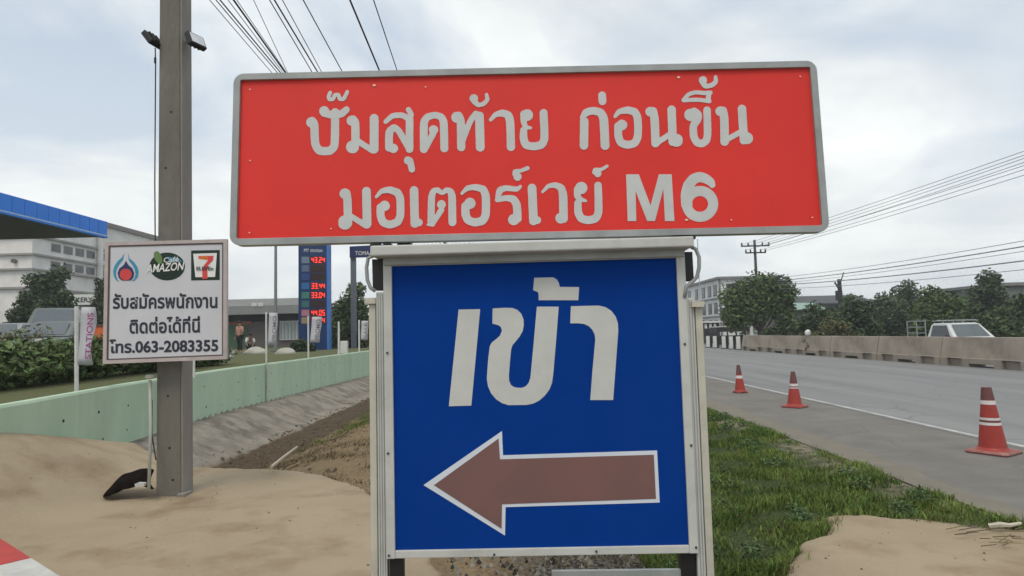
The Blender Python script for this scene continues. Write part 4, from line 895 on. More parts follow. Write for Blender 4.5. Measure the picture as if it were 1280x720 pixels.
# dark roadside stall by the marker posts
a = AY(903, 409, 62); b_ = AY(937, 409, 62)
st = thing('roadside_stall', (a.x, 62, 0), 'low dark roadside stall with a flat roof and white end post, beyond the marker posts', 'stall')
m_st = mat('stall_dark', (.035, .035, .037), .8)
MB().box((a.x - .6, 62, a.z - .45), (b_.x, 64, a.z)).build('roof', m_st, st); MB().box((a.x - .6, 61.95, a.z + .003), (b_.x, 64.05, a.z + .08)).build('roof_edge', m_pw, st)
for q in (0, 1, 2, 3): MB().box((a.x - .4 + q * .85, 62.1, 0), (a.x - .28 + q * .85, 62.2, a.z - .455)).build('post', m_st, st)
MB().box((b_.x + .003, 61.9, 0), (b_.x + .28, 62.2, a.z + .05)).build('end_post', m_pw, st); MB().box((a.x - .3, 62.6, 0), (b_.x - .3, 63.6, .9)).build('counter', m_st, st)
a = AY(879, 398, 70); b_ = AY(899, 398, 70)
kk = thing('dark_kiosk', (a.x, 70, 0), 'small dark kiosk below the white building, beside the sign frame', 'kiosk')
MB().box((a.x, 70, 0), (b_.x, 72, a.z - .5)).build('body', m_st, kk); MB().box((a.x - .2, 69.7, a.z - .497), (b_.x + .2, 72.3, a.z - .3)).build('roof', m_pw, kk); MB().box((a.x + .3, 69.95, 1.0), (b_.x - .3, 69.998, 1.9)).build('window', m_glass, kk)
for q in range(3): MB().box((a.x + .1 + q * .5, 69.9, a.z - 1.1), (a.x + .35 + q * .5, 69.997, a.z - .6)).build('white_plate', m_pw, kk)
# utility pole with crossarms and the wires
def upole(px, ytop, X, lab, arms=True, r=.14):
    p = AX(px, ytop, X); t_ = thing('power_pole', (X, p.y, 0), lab, 'pole')
    MB().tube([(X, p.y, 0), (X, p.y, p.z)], [r * 1.2, r * .8], 8).build('shaft', mat('pole_grey', (.09, .085, .08), .9), t_)
    if arms:
        for dz, w_ in ((-.55, 1.25), (-1.15, .9)):
            MB().box((X - w_, p.y - .2, p.z + dz - .05), (X + w_, p.y - .08, p.z + dz + .06)).build('crossarm', m_st, t_)
            for q in (-.95, -.5, .5, .95):
                MB().lathe((X + q * w_, p.y - .14, p.z + dz + .062), [(.06, 0), (.09, .08), (.05, .14), (.08, .2), (.03, .26)], 8).build('insulator', m_dk, t_)
    return p
RX = 21.5
pt = upole(943, 300, RX, 'dark power pole with two crossarms rising behind the round tree')
def wire(name, pts, r, lab, cat='wire', group=None, sag=0, mt=None):
    P_ = [Vector(p) for p in pts]; q = []
    for i in range(len(P_) - 1):
        for k in range(10): q.append(P_[i].lerp(P_[i + 1], k / 10) - Vector((0, 0, sag * 4 * (k / 10) * (1 - k / 10))))
    q.append(P_[-1]); mb = MB(); mb.tube(q, r, 5); return mb.build(name, mt or m_cab, label=lab, cat=cat, group=group)
wl = [q + ' wire of the upper right bundle' for q in ('topmost', 'second', 'third', 'fourth', 'fifth', 'sixth', 'lowest')]
for i, (y1, yp) in enumerate(((189, 305.5), (194, 306.5), (198, 306), (203, 307), (207, 312.5), (212, 313), (219, 314))):
    a = AX(1280, y1, RX + (i % 3) * .3 - .2); d = Vector((RX + (-1.1, -.5, .5, 1.0, -.8, .4, .8)[i], pt.y, AX(943, yp, RX).z)); e = a + (a - d) * .8
    wire('overhead_wire', [e, a, d], .014, wl[i] + ' running to the dark power pole', group='overhead wires on the right', sag=.12, mt=m_cabg)
wl = ['topmost cable of the lower right group above the trees', 'second cable of the lower right group above the trees', 'third cable of the lower right group above the trees', 'fourth cable of the lower right group above the trees', 'lowest cable of the lower right group just over the tree tops']
for i, (y1, y2, rr_) in enumerate(((301, 347, .016), (308, 351, .028), (314, 354, .014), (326, 356, .03), (337, 361, .016))):
    a = AX(1280, y1, RX + 1); d = AX(972, y2, RX + 1); e = a + (a - d) * .6; wire('telecom_cable', [e, a, d, Vector((RX, pt.y, d.z))], rr_, wl[i], cat='cable', group='lower cables on the right', sag=.14, mt=m_cabg)
p = AX(1049, 349, 34); tt_ = thing('broken_pole', (34, p.y, 0), 'short dark pole with a ragged top above the far roof', 'pole')
MB().tube([(34, p.y, 0), (34, p.y, p.z)], [.28, .2], 7).build('shaft', m_st, tt_); MB().tube([(34, p.y, p.z - 1.2), (33.5, p.y, p.z - .3)], .09, 5).build('branch', m_st, tt_); MB().box((33.6, p.y - .3, p.z - 2.2), (34.1, p.y + .2, p.z - 1.2)).build('box', m_st, tt_)
MB().tube([(34.1, p.y, p.z - .4), (34.5, p.y, p.z + .7)], .06, 5).build('branch', m_st, tt_)
# left overhead wires (parallel to the road, over the ditch)
LW = [(262, 339, .009), (285, 353, .009), (296, 357.5, .008), (270, 346, .012), (275, 350, .016), (292, 356, .022), (317, 359, .008), (337, 390, .012), (343, 397, .018), (353, 402, .010), (379, 428, .013), (437.5, 475, .022), (467, 497, .013)]
LW.sort(key=lambda w: w[0]); ordl = ['leftmost'] + [w + ' from the left' for w in ('second', 'third', 'fourth', 'fifth', 'sixth', 'seventh', 'eighth', 'ninth', 'tenth', 'eleventh', 'twelfth', 'thirteenth')] + ['rightmost', 'extra']
endp = thing('far_power_pole', (-5.6, 54, 0), 'far power pole hidden behind the signs', 'pole')
MB().tube([(-5.6, 54, -.2), (-5.6, 54, 9.6)], [.2, .14], 8).build('shaft', m_conc, endp); MB().box((-7.0, 53.9, 8.7), (-3.3, 54.05, 8.85)).build('crossarm', m_st, endp)
for i, (xa, xb, rr_) in enumerate(LW):
    a = G(xa, 0, 8.8); b_ = G(xb, 90, 8.7); e = Vector((-6.9 + .33 * i, 54, 8.9)); s_ = a + (a - b_) * 4
    wire('overhead_wire', [s_, a, b_, e], rr_, ordl[i] + ' of the overhead wires above the left half of the red sign', group='overhead wires on the left')
# distant tree lines as masses
def treeline(name, X0, X1, Y, h, n, size, mt, lab, seed):
    r = np.random.default_rng(seed); k = int((X1 - X0) / 6) + 1; bl = [((X0 + (X1 - X0) * (i + .5) / k, Y + r.uniform(-4, 4), h * .45 * r.uniform(.8, 1.2)), (5.5, 4, h * .5 * r.uniform(.8, 1.25))) for i in range(k)]
    V, F_ = leaf_cloud(bl, n, size, seed); np_mesh(name, V, F_, mt, kind='stuff', label=lab)
treeline('distant_trees', 40, 250, 210, 11, 9000, .9, L_blue, 'far tree line beyond the road', 51)
treeline('distant_shrubs', 17.9 + 12, 90, 100, 3.0, 6000, .45, L_dark, 'low scrub mass beyond the opposite carriageway', 52)
treeline('far_trees', -260, 30, 240, 10, 9000, .9, L_dark, 'far tree line behind the fuel station', 53)
# white bird-like blob: small white marker on the barrier
p = AX(1010, 417, BX + .3); MB().lathe((BX + .3, p.y, 1.072), [(.12, 0), (.17, .06), (.17, .22), (.1, .32), (.03, .35)], 12).build('white_marker', m_pw, smooth=True, label='small white marker standing on top of a barrier', cat='lamp')

# ================================================================== VEHICLES
m_carw = mat('car_white', (.58, .60, .61), .3, var=.03, spec=.5); m_cars = mat('car_silver', (.34, .36, .36), .35, var=.05, metal=.3); m_carg = mat('car_grey', (.16, .18, .17), .35, var=.05, metal=.2)
m_tyre = mat('tyre', (.02, .02, .02), .85); m_rim = mat('rim', (.35, .35, .36), .4, metal=.6); m_hl = mat('headlight', (.65, .66, .66), .2, spec=.7); m_tl = mat('tail_lamp', (.35, .02, .02), .3)
m_wind = mat('windscreen', (.10, .12, .13), .1, spec=.7, var=.05)
def vehicle(name, pos, heading, body_pts, cab_pts, Wd, L, wheels, mt, lab, cat, hood_glass=True, extra=None, wr=.34, group=None):
    """side profiles in metres: x forward, z up; heading = direction of the front"""
    pos = Vector(pos); t_ = thing(name, pos, lab, cat, group); ca, sa = math.cos(heading), math.sin(heading)
    W = lambda x, y, z: (pos.x + x * ca - y * sa, pos.y + x * sa + y * ca, pos.z + z)
    h_ = Wd / 2
    mb = MB(); mb.prism([W(x, -h_ + (0.03 if z > .6 else 0), z) for x, z in body_pts], [W(x, h_ - (0.03 if z > .6 else 0), z) for x, z in body_pts]); mb.build('body', mt, t_, bevel=.03)
    zmin = min(z for x, z in cab_pts); zmax = max(z for x, z in cab_pts)
    ins = lambda z: h_ - .04 - .2 * (z - zmin) / (zmax - zmin)
    mb = MB(); mb.prism([W(x, -ins(z), z) for x, z in cab_pts], [W(x, ins(z), z) for x, z in cab_pts]); mb.build('cabin', mt, t_, bevel=.025)
    # side glass, windscreen and rear glass as thin panes proud of the cabin
    n = len(cab_pts); cxm = sum(x for x, z in cab_pts) / n; czm = (zmin + zmax) / 2
    xs0 = [x for x, z in cab_pts if z < zmin + .05]; xs1 = [x for x, z in cab_pts if z > zmax - .12]
    xb0, xb1, xt0, xt1 = min(xs0), max(xs0), min(xs1), max(xs1); za, zc_ = zmin + .06, zmax - .1
    f = lambda u, v: (xb0 + (xb1 - xb0) * u) * (1 - v) + (xt0 + (xt1 - xt0) * u) * v
    for sgn_ in (-1, 1):
        for u0, u1 in ((.06, .48), (.53, .93)) if (xb1 - xb0) > 2.0 else ((.12, .88),):
            q = []
            for u, v in ((u0, .1), (u1, .1), (u1, .85), (u0, .85)):
                z = zmin + (zmax - zmin) * v; q.append((f(u, v), sgn_ * (ins(z) + .006), z))
            MB().prism([W(*p_) for p_ in q], [W(p_[0], p_[1] - sgn_ * .004, p_[2]) for p_ in q]).build('side_window', m_glass, t_)
    for (xb, xt, sg, nm) in ((xb1, xt1, 1, 'windscreen'), (xb0, xt0, -1, 'rear_window')):
        q = []
        for y_, v in ((-.82, .12), (.82, .12), (.82, .9), (-.82, .9)):
            z = zmin + (zmax - zmin) * v; q.append((xb * (1 - v) + xt * v + sg * .012, y_ * ins(z), z))
        MB().prism([W(*p_) for p_ in q], [W(p_[0] - sg * .004, p_[1], p_[2]) for p_ in q]).build(nm, m_wind, t_)
    for wx_ in wheels:
        for sgn_ in (-1, 1):
            w = MB().tube([W(wx_, sgn_ * (h_ - .2), wr), W(wx_, sgn_ * (h_ + .015), wr)], wr, 20).build('wheel', m_tyre, t_); MB().tube([W(wx_, sgn_ * (h_ + .016), wr), W(wx_, sgn_ * (h_ + .03), wr)], wr * .6, 14).build('rim', m_rim, w)
    x0 = max(x for x, z in body_pts); x1 = min(x for x, z in body_pts); zh = .72
    for sgn_ in (-1, 1):
        MB().box((-.05, -.17, -.08), (.05, .17, .08)).add([], []).v
        for xx, mm_, nm in ((x0 - .03, m_hl, 'headlight'), (x1 + .03, m_tl, 'tail_light')):
            yy = sgn_ * (h_ - .25); q = [W(xx - .06, yy - .17, zh), W(xx - .06, yy + .17, zh), W(xx - .06, yy + .17, zh + .17), W(xx - .06, yy - .17, zh + .17)]; d = Vector(W(1, 0, 0)) - Vector(W(0, 0, 0)); d *= .12
            MB().prism(q, [Vector(p_) + d for p_ in q]).build(nm, mm_, t_)
    if extra: extra(t_, W, h_)
    return t_
pick_body = [(2.55, .35), (2.6, .6), (2.52, .92), (1.55, 1.05), (.95, 1.08), (-.75, 1.06), (-.78, 1.05), (-2.5, 1.05), (-2.58, .95), (-2.58, .4)]
pick_cab = [(1.15, 1.06), (.45, 1.68), (.2, 1.74), (-.6, 1.74), (-.75, 1.66), (-.85, 1.06)]
def pick_extra(t_, W, h_):
    m_rack = mat('rack_grey', (.30, .31, .31), .6)
    for x in (-2.45, -1.65, -.95):
        for sgn_ in (-1, 1): MB().tube([W(x, sgn_ * (h_ - .06), 1.05), W(x, sgn_ * (h_ - .06), 1.86)], .025, 6).build('rack_post', m_rack, t_)
    for z in (1.3, 1.58, 1.86):
        for sgn_ in (-1, 1): MB().tube([W(-2.45, sgn_ * (h_ - .06), z), W(-.93, sgn_ * (h_ - .06), z)], .02, 6).build('rack_rail', m_rack, t_)
    for sgn_ in (-1, 1): MB().tube([W(-.9, sgn_ * .55, 1.84), W(.55, sgn_ * .55, 1.84)], .02, 6).build('roof_rail', m_rack, t_)
    for x in (-.5, -.1, .3): MB().tube([W(x, -.62, 1.86), W(x, .62, 1.86)], .02, 6).build('roof_bar', m_rack, t_)
    MB().box((0, 0, 0), (0, 0, 0))
    for sgn_ in (-1, 1):
        MB().tube([W(.85, sgn_ * (h_ - .02), 1.15), W(.85, sgn_ * (h_ + .14), 1.2)], .03, 6).build('mirror', m_black, t_)
vehicle('pickup_truck', (20.0, 28.9, -.142), R(-93), pick_body, pick_cab, 1.82, 5.2, (1.65, -1.55), m_carw, 'white pickup truck with a rear rack driving behind the concrete barriers', 'pickup truck', extra=pick_extra)
van_body = [(2.25, .35), (2.3, .7), (2.1, .98), (1.2, 1.1), (-2.2, 1.1), (-2.28, .9), (-2.28, .38)]; van_cab = [(1.35, 1.1), (.35, 1.86), (.0, 1.93), (-1.9, 1.9), (-2.1, 1.75), (-2.2, 1.1)]
car_body = [(2.1, .33), (2.15, .6), (2.0, .82), (.95, .95), (-1.7, .98), (-2.1, .92), (-2.15, .4)]; car_cab = [(1.05, .96), (.3, 1.4), (0, 1.45), (-.9, 1.43), (-1.1, 1.38), (-1.75, .98)]
GV = 'vehicles parked behind the hedge'
pp = AY(71, 400, 24); vehicle('parked_van', (pp.x, 24, 1.05), R(-60), van_body, van_cab, 1.75, 4.5, (1.5, -1.45), m_carg, 'dark grey van parked below the ragged dark trees', 'van', group=GV)
pp = AY(2, 430, 21); vehicle('parked_car', (pp.x, 21, .9), R(-70), car_body, car_cab, 1.72, 4.3, (1.35, -1.3), m_cars, 'silver car at the far left picture edge behind the hedge', 'car', group=GV)
pp = AY(72, 430, 20.5); vehicle('parked_car', (pp.x, 20.5, .9), R(-80), car_body, car_cab, 1.72, 4.3, (1.35, -1.3), m_carg, 'grey car in front of the dark van behind the hedge', 'car', group=GV)
pp = AY(110, 400, 30); vehicle('parked_car', (pp.x, 30, 1.05), R(-75), car_body, car_cab, 1.72, 4.3, (1.35, -1.3), m_carw, 'white car half hidden behind the vertical banner', 'car', group=GV)

# ================================================================== LEFT BACKGROUND
# station canopy
m_can = mat('canopy_blue', (.004, .20, .78), .4, var=.05, scale=2); m_und = mat('canopy_underside', (.13, .135, .15), .7, var=.15, scale=1.5); m_cw = mat('canopy_stripe', (.45, .55, .66), .5)
can = thing('station_canopy', (-26.5, 24, .88), 'blue edged fuel station canopy at the upper left', 'canopy')
Xc = -20.1; Yc = 31.6; zc0 = 6.85; zc1 = 7.65
MB().box((Xc - 13, 14, zc0), (Xc - .25, Yc - .25, zc0 + .3)).build('ceiling', m_und, can)
n = 26
for i in range(n):
    y0 = 14 + (Yc - 14) * i / n; y1 = 14 + (Yc - 14) * (i + 1) / n - .02
    MB().box((Xc - .2, y0, zc0 + .12), (Xc, y1, zc1)).build('fascia_panel', m_can, can)
MB().box((Xc - 13, Yc - .2, zc0 + .12), (Xc - .205, Yc, zc1)).build('fascia_panel', m_can, can)
MB().box((Xc - .22, 14, zc0 - .02), (Xc + .02, Yc + .02, zc0 + .06)).build('lower_trim', m_can, can); MB().box((Xc - .18, 14, zc0 + .063), (Xc + .01, Yc, zc0 + .117)).build('stripe', m_cw, can)
for x, y in ((-24, 18), (-24, 29), (-31, 18), (-31, 29)): MB().box((x - .25, y - .25, .8), (x + .25, y + .25, zc0 - .002)).build('column', m_bw, can)
# long white building behind (parallel to the road) and its left wing
m_lb = mat('facade_white', (.74, .71, .68), .85, scale=.4, stain=.12); m_lb2 = mat('facade_band', (.30, .285, .27), .85)
YL = 110; XL = AY(40, 320, YL).x
zt_ = AX(133, 284, XL).z
lbd = thing('long_building', (XL - 12, 130, .9), 'long white multi storey building with rows of windows behind the blue canopy', 'building')
yend = XL * FPX / (200 - 641)
MB().box((XL - 26, YL, .5), (XL, yend, zt_)).build('wall', m_lb, lbd); MB().box((XL - 26.5, YL - .5, zt_ + .003), (XL + .6, yend + .4, zt_ + .9)).build('roof', mat('roof_brown', (.20, .17, .15), .85), lbd)
def zl(px, py): return AX(px, py, XL).z
z_r1, z_r2, z_r3 = zl(74, 316), zl(74, 338), zl(78, 378)
stp = 3.4
rows_ = [z_r1, z_r2, (z_r2 + z_r3) / 2 + .3, z_r3]
for q, zr in enumerate(rows_):
    MB().box((XL + .003, YL + .3, zr + 2.0), (XL + .5, yend - .3, zr + 2.35)).build('ledge', m_lb2, lbd); MB().box((XL - 26, YL - .5, zr + 2.0), (XL + .49, YL - .003, zr + 2.35)).build('ledge', m_lb2, lbd)
    y = YL + 4.5
    while y < yend - 3:
        if q in (0, 1, 3):
            fr = MB().box((XL - .02, y, zr), (XL + .1, y + 2.4, zr + 1.5)).build('window', m_lb2, lbd)
            MB().box((XL + .103, y + .1, zr + .1), (XL + .14, y + 1.1, zr + 1.4)).build('pane', m_glass, fr); MB().box((XL + .103, y + 1.25, zr + .1), (XL + .14, y + 2.3, zr + 1.4)).build('pane', m_glass, fr)
        y += 3.2
MB().tube([(XL + .6, XL * FPX / (120 - 641), .9), (XL + .6, XL * FPX / (120 - 641), zt_)], .55, 8).build('down_pipe', m_lb, lbd)
cv = AY(16, 326, YL - .6); MB().tube([cv, cv + Vector((0, .5, 0))], .38, 14).build('round_vent', m_dk, lbd)
# low shop with sign band behind vans
p0, p1 = AY(88, 369, 70), AY(122, 374, 70)
shp = thing('bakery_shop', ((p0.x + p1.x) / 2, 70, .9), 'low white shop with a lettered sign band above the grey van', 'shop')
MB().box((p0.x - 3, 70, .9), (p1.x + 3, 78, p0.z + .1)).build('wall', mat('shop_grey', (.25, .25, .24), .8), shp); MB().box((p0.x - .6, 69.6, p1.z - .6), (p1.x + .5, 69.99, p0.z)).build('sign_band', m_pw, shp)
SP = Plane((p0.x, 69.59, 5), 10, 2, 0, 0, 0); text('BAKERY', SP, 84, 116, 377.6, 8.5, m_ink, shp, .02, .02)
# store with grey fascia
YS = 64
p0, p1 = AY(225, 378, YS), AY(377, 378, YS)
sto = thing('station_store', ((p0.x + p1.x) / 2, YS, .88), 'low store with a wide grey fascia behind the people, left of the price totem', 'store')
m_fas = mat('fascia_grey', (.22, .225, .225), .7, scale=.6); ztop = AY(330, 374, YS).z; zf = AY(330, 393, YS).z; zf2 = AY(330, 401, YS).z
MB().box((p0.x, YS + .6, .8), (p1.x, YS + 10, ztop - .3)).build('wall', mat('store_wall', (.13, .115, .105), .8), sto)
MB().box((p0.x - .5, YS - 1.0, zf), (p1.x + .5, YS + .55, zf + (ztop - zf) * .55)).build('fascia', m_fas, sto); MB().box((p0.x - .3, YS - .8, zf + (ztop - zf) * .55 + .003), (p1.x + .3, YS + 10, ztop)).build('fascia_top', mat('fascia_light', (.36, .37, .37), .7), sto)
MB().box((p0.x, YS + .3, zf2), (p1.x, YS + .58, zf - .003)).build('dark_band', m_st, sto)
xa, xb = AY(348, 410, YS).x, AY(374, 410, YS).x; zz0, zz1 = AY(360, 425, YS).z, zf2 - .05
for i in range(6):
    x0 = xa + (xb - xa) * i / 6; fr = MB().box((x0, YS + .35, zz0), (x0 + (xb - xa) / 6 - .03, YS + .59, zz1)).build('window', m_pw, sto); MB().box((x0 + .08, YS + .3, zz0 + .1), (x0 + (xb - xa) / 6 - .12, YS + .347, zz1 - .12)).build('pane', mat('store_glass', (.22, .28, .29), .15), fr)
for px in (318, 326): q = AY(px, 381, YS - 1.0); MB().box((q.x - .25, YS - 1.06, q.z - .15), (q.x + .25, YS - 1.003, q.z + .2)).build('fascia_lamp', m_pw, sto)
q = AY(288, 410, YS); MB().box((q.x - .7, YS + .5, .9), (q.x + 1.4, YS + .597, q.z + .3)).build('door', mat('door_green', (.05, .12, .06), .6), sto); MB().box((q.x - .5, YS + .45, q.z + .32), (q.x + 1.9, YS + .59, q.z + .9)).build('red_band', mat('band_salmon', (.32, .10, .07), .7), sto)

# price totem
YT = 40; TP = Plane((AY(392, 400, YT).x, YT, 4), 2, 6, 0, 0, 0)
tot = thing('price_totem', (TP.c.x, YT + .2, .88), 'tall blue fuel price totem with red digit rows', 'price sign')
m_tb = mat('totem_blue', (.005, .032, .12), .4, var=.06); m_tb2 = mat('totem_edge', (.05, .17, .50), .4); m_led = mat('led_red', (.9, .05, .03), .4, emit=((1, .035, .025), 1.3)); m_scr = mat('led_screen', (.03, .01, .012), .5)
xl, xr = AY(373, 360, YT).x, AY(408.5, 360, YT).x; xr2 = AY(411.5, 360, YT).x
MB().box((xl, YT, .8), (xr, YT + .5, 8.3)).build('cabinet', m_tb, tot); MB().box((xr + .002, YT - .01, .8), (xr2, YT + .49, 8.3)).build('side_edge', m_tb2, tot)
tiles = [(325, (.16, .22, .30)), (335.5, (.10, .14, .24)), (346, (.02, .06, .22)), (357.5, (.02, .12, .34)), (369, (.05, .20, .16)), (380, (.04, .14, .14)), (391, (.40, .16, .22)), (400.5, (.30, .22, .12))]
digs = ['43.24', '', '', '33.44', '33.04', '', '44.05', '32.94']
SEGM = {'0': 'abcdef', '1': 'bc', '2': 'abged', '3': 'abgcd', '4': 'fgbc', '5': 'afgcd', '6': 'afgedc', '7': 'abc', '8': 'abcdefg', '9': 'abcdfg'}
for k, ((y, col_), dg_) in enumerate(zip(tiles, digs)):
    q = [(377, y - 4), (386.5, y - 4), (386.5, y + 4), (377, y + 4)]; slab('grade_tile', q, TP, .02, .003, mat('tile_%d' % k, col_, .5), tot)
    scn = slab('digit_screen', [(388.5, y - 4.6), (406.5, y - 4.6), (406.5, y + 4.6), (388.5, y + 4.6)], TP, .02, .003, m_scr, tot)
    xx = 389.6; 
    if dg_:
        mb = MB()
        for ch in dg_:
            if ch == '.': mb.prism([TP.px(a_, b_2, .03) for a_, b_2 in ((xx, y + 2.6), (xx + .9, y + 2.6), (xx + .9, y + 3.5), (xx, y + 3.5))], [TP.px(a_, b_2, .024) for a_, b_2 in ((xx, y + 2.6), (xx + .9, y + 2.6), (xx + .9, y + 3.5), (xx, y + 3.5))]); xx += 1.5; continue
            w_, h_2, tk = 3.0, 3.5, .85
            seg_ = dict(a=(0, -h_2, w_, -h_2 + tk), g=(0, -tk / 2, w_, tk / 2), d=(0, h_2 - tk, w_, h_2), f=(0, -h_2 + tk, tk, -tk / 2), b=(w_ - tk, -h_2 + tk, w_, -tk / 2), e=(0, tk / 2, tk, h_2 - tk), c=(w_ - tk, tk / 2, w_, h_2 - tk))
            for s_ in SEGM[ch]:
                a0, b0_, a1, b1_ = seg_[s_]; r4 = [(xx + a0, y + b0_), (xx + a1, y + b0_), (xx + a1, y + b1_), (xx + a0, y + b1_)]; mb.prism([TP.px(*c_, .03) for c_ in r4], [TP.px(*c_, .024) for c_ in r4])
            xx += 4.0
        mb.build('digits', m_led, scn)
text('PTT', TP, 380, 386, 315, 5.5, m_pw, tot, .02, .01); text('STATION', TP, 388, 403, 315, 4.5, m_pw, tot, .02, .01)
# small blue name sign on its own pole
SP2 = Plane((AY(450, 350, 43).x, 43, 4), 2, 2, 0, 0, 0)
ns = thing('name_sign', (AY(440, 350, 43).x, 43, .88), 'small dark blue sign with white letters on a thin pole right of the price totem', 'sign')
slab('panel', [(437, 308), (476, 306), (476, 321), (437, 322)], SP2, .0, -.15, mat('sign_navy', (.012, .022, .10), .5), ns); text('TOMAAN', SP2, 444, 470, 318.8, 7, m_pw, ns, .01, .01)
xx = AY(440.5, 340, 43).x; MB().box((xx - .17, 43.16, .8), (xx + .17, 43.4, AY(440, 308, 43).z)).build('post', mat('post_grey', (.12, .14, .17), .6), ns)
# lamp pole in front of the store
xx = AY(344.5, 380, 38).x; lp = thing('lamp_pole', (xx, 38, .88), 'slim grey lamp pole in front of the store fascia', 'lamp pole')
MB().tube([(xx, 38, .8), (xx, 38, 9.2)], [.11, .075], 8).build('shaft', mat('galv_grey', (.20, .21, .22), .5), lp); MB().box((xx - .2, 37.8, .86), (xx + .2, 38.2, .95)).build('base', m_conc, lp); MB().tube([(xx, 38, 9.1), (xx + 1.1, 38, 9.4)], .05, 6).build('arm', m_st, lp); MB().box((xx + .9, 37.9, 9.36), (xx + 1.5, 38.1, 9.46)).build('lamp_head', m_st, lp)

# ---- banner flags on poles, standing on the lawn behind the wall
m_ban = mat('banner_cloth', (.50, .50, .54), .8, var=.06, scale=2); m_mag = mat('banner_magenta', (.30, .06, .22), .7); m_grn2 = mat('banner_grey', (.2, .2, .22), .7)
def banner(px, ytop, ybot, wpx, ybase, Y, lab, txt, mtxt, slant=2.0):
    P_ = Plane((AY(px, 420, Y).x, Y, 2), 1, 1, 0, 0, 0); b_ = AY(px - 2, ybase, Y); bn = thing('banner_flag', b_, lab, 'banner', group='vertical banners behind the green wall')
    MB().tube([b_ - Vector((0, 0, .15)), AY(px - 2.2, ytop - 1, Y)], .028 * max(1, Y / 20), 6).build('pole', m_pw, bn)
    K = 8; vs = []
    for k in range(K + 1):
        f = k / K; y = ytop + (ybot - ytop) * f
        for j, u in enumerate((0, .5, 1)):
            p_ = AY(px + wpx * u + slant * (1 - f), y, Y - .03); p_.y -= .05 * math.sin(f * 7 + u * 3) * u; vs.append(p_)
    mb = MB(); mb.v = [tuple(v) for v in vs]; mb.f = [(k * 3 + j, k * 3 + j + 1, (k + 1) * 3 + j + 1, (k + 1) * 3 + j) for k in range(K) for j in range(2)]
    cl2 = mb.build('cloth', m_ban, bn, smooth=True); md = cl2.modifiers.new('t', 'SOLIDIFY'); md.thickness = .01; md.offset = -1
    # vertical lettering
    cu = bpy.data.curves.new('txt', 'FONT'); cu.body = txt; cu.size = 1; cu.offset = .02; o = bpy.data.objects.new('txt', cu); COL.objects.link(o); dg = bpy.context.evaluated_depsgraph_get(); dg.update(); me = bpy.data.meshes.new_from_object(o.evaluated_get(dg)); bpy.data.objects.remove(o)
    co = np.array([v.co[:] for v in me.vertices]); mnx, mxx = co[:, 0].min(), co[:, 0].max(); vs = []
    for c_ in co:
        f = 1 - (c_[0] - mnx) / (mxx - mnx); f = .1 + f * .8; y = ytop + (ybot - ytop) * f; vs.append(AY(px + wpx * (.88 - .62 * c_[1]) + slant * (1 - f), y, Y - .16))
    mb = MB(); mb.v = [tuple(v) for v in vs]; mb.f = [tuple(p_.vertices) for p_ in me.polygons]; mb.build('lettering', mtxt, bn)
banner(98, 384, 456, 17, 489, 9.6, 'nearest white vertical banner with purple letters, left of the white notice', 'STATIONS', m_mag, 4.5)
banner(335, 391, 431, 10.5, 449, 19, 'pale vertical banner in front of the store and lamp pole', 'PROMO', m_grn2, 1.5)
banner(387.5, 396, 428, 12, 443, 22.5, 'pale vertical banner overlapping the foot of the price totem', 'PROMO', m_grn2, 3.0)
banner(451, 401, 425, 8.5, 437, 31, 'small pale vertical banner beside the sign frame under the leafy tree', 'SALE', m_grn2, 1)
def short_post(px, yt, yb, Y, lab): a, b_ = AY(px, yb, Y), AY(px, yt, Y); MB().tube([a - Vector((0, 0, .1)), b_], .035 * Y / 20, 6).build('lawn_post', m_pw, label=lab, cat='post', group='thin white posts on the lawn')
short_post(423.5, 402, 440, 25, 'thin white post between the price totem and the small banner'); short_post(242.5, 449, 465, 12.3, 'short white post right under the corner of the white notice')
# orange and brown cabinet beside the notice
Yo = 17; a, b_ = AY(117.5, 408, Yo), AY(134, 430, Yo); ob = thing('orange_cabinet', (a.x, Yo, .88), 'orange topped brown cabinet half hidden by the white notice', 'cabinet')
MB().box((a.x, Yo, b_.z), (b_.x, Yo + .5, a.z)).build('top_panel', mat('orange', (.60, .13, .035), .6), ob); MB().box((a.x + .03, Yo + .03, .85), (b_.x - .03, Yo + .47, b_.z - .003)).build('body', mat('cab_brown', (.09, .06, .045), .8), ob)
MB().box((a.x - .05, Yo - .03, a.z + .003), (b_.x + .05, Yo + .53, a.z + .05)).build('lid', m_dk, ob)
# boulders, box on lawn
def boulder(px, py, wpx, Y, lab, mt, nm='boulder'):
    c0 = AY(px, py, Y); w_ = sz(wpx, Y) / 2; bm = bmesh.new(); bmesh.ops.create_icosphere(bm, subdivisions=3, radius=1)
    for v in bm.verts: k = 1 + .22 * mnoise.noise(v.co * 1.4 + Vector((px, 0, 0))); v.co = Vector((v.co.x * w_ * k, v.co.y * w_ * .7 * k, max(-.15, v.co.z) * w_ * .55 * k))
    me = bpy.data.meshes.new(nm); bm.to_mesh(me); bm.free(); me.materials.append(mt); o = bpy.data.objects.new(nm, me); o.location = (c0.x, Y, .88); COL.objects.link(o); tag(o, lab, nm)
    for p_ in me.polygons: p_.use_smooth = True
m_bo = mat('pale_stone', (.40, .39, .34), .9, scale=2, bump=.4, stain=.2)
boulder(320, 436, 30, 33, 'pale rounded boulder beside the standing person', m_bo); boulder(358, 436, 27, 31, 'pale rounded boulder between the lamp pole and the price totem', m_bo)
q = AY(429.5, 432, 30); MB().box((q.x - .16, 30, .86), (q.x + .16, 30.25, 1.45)).build('white_box', m_pw, bevel=.02, label='small white box standing on the lawn left of the small banner', cat='box')
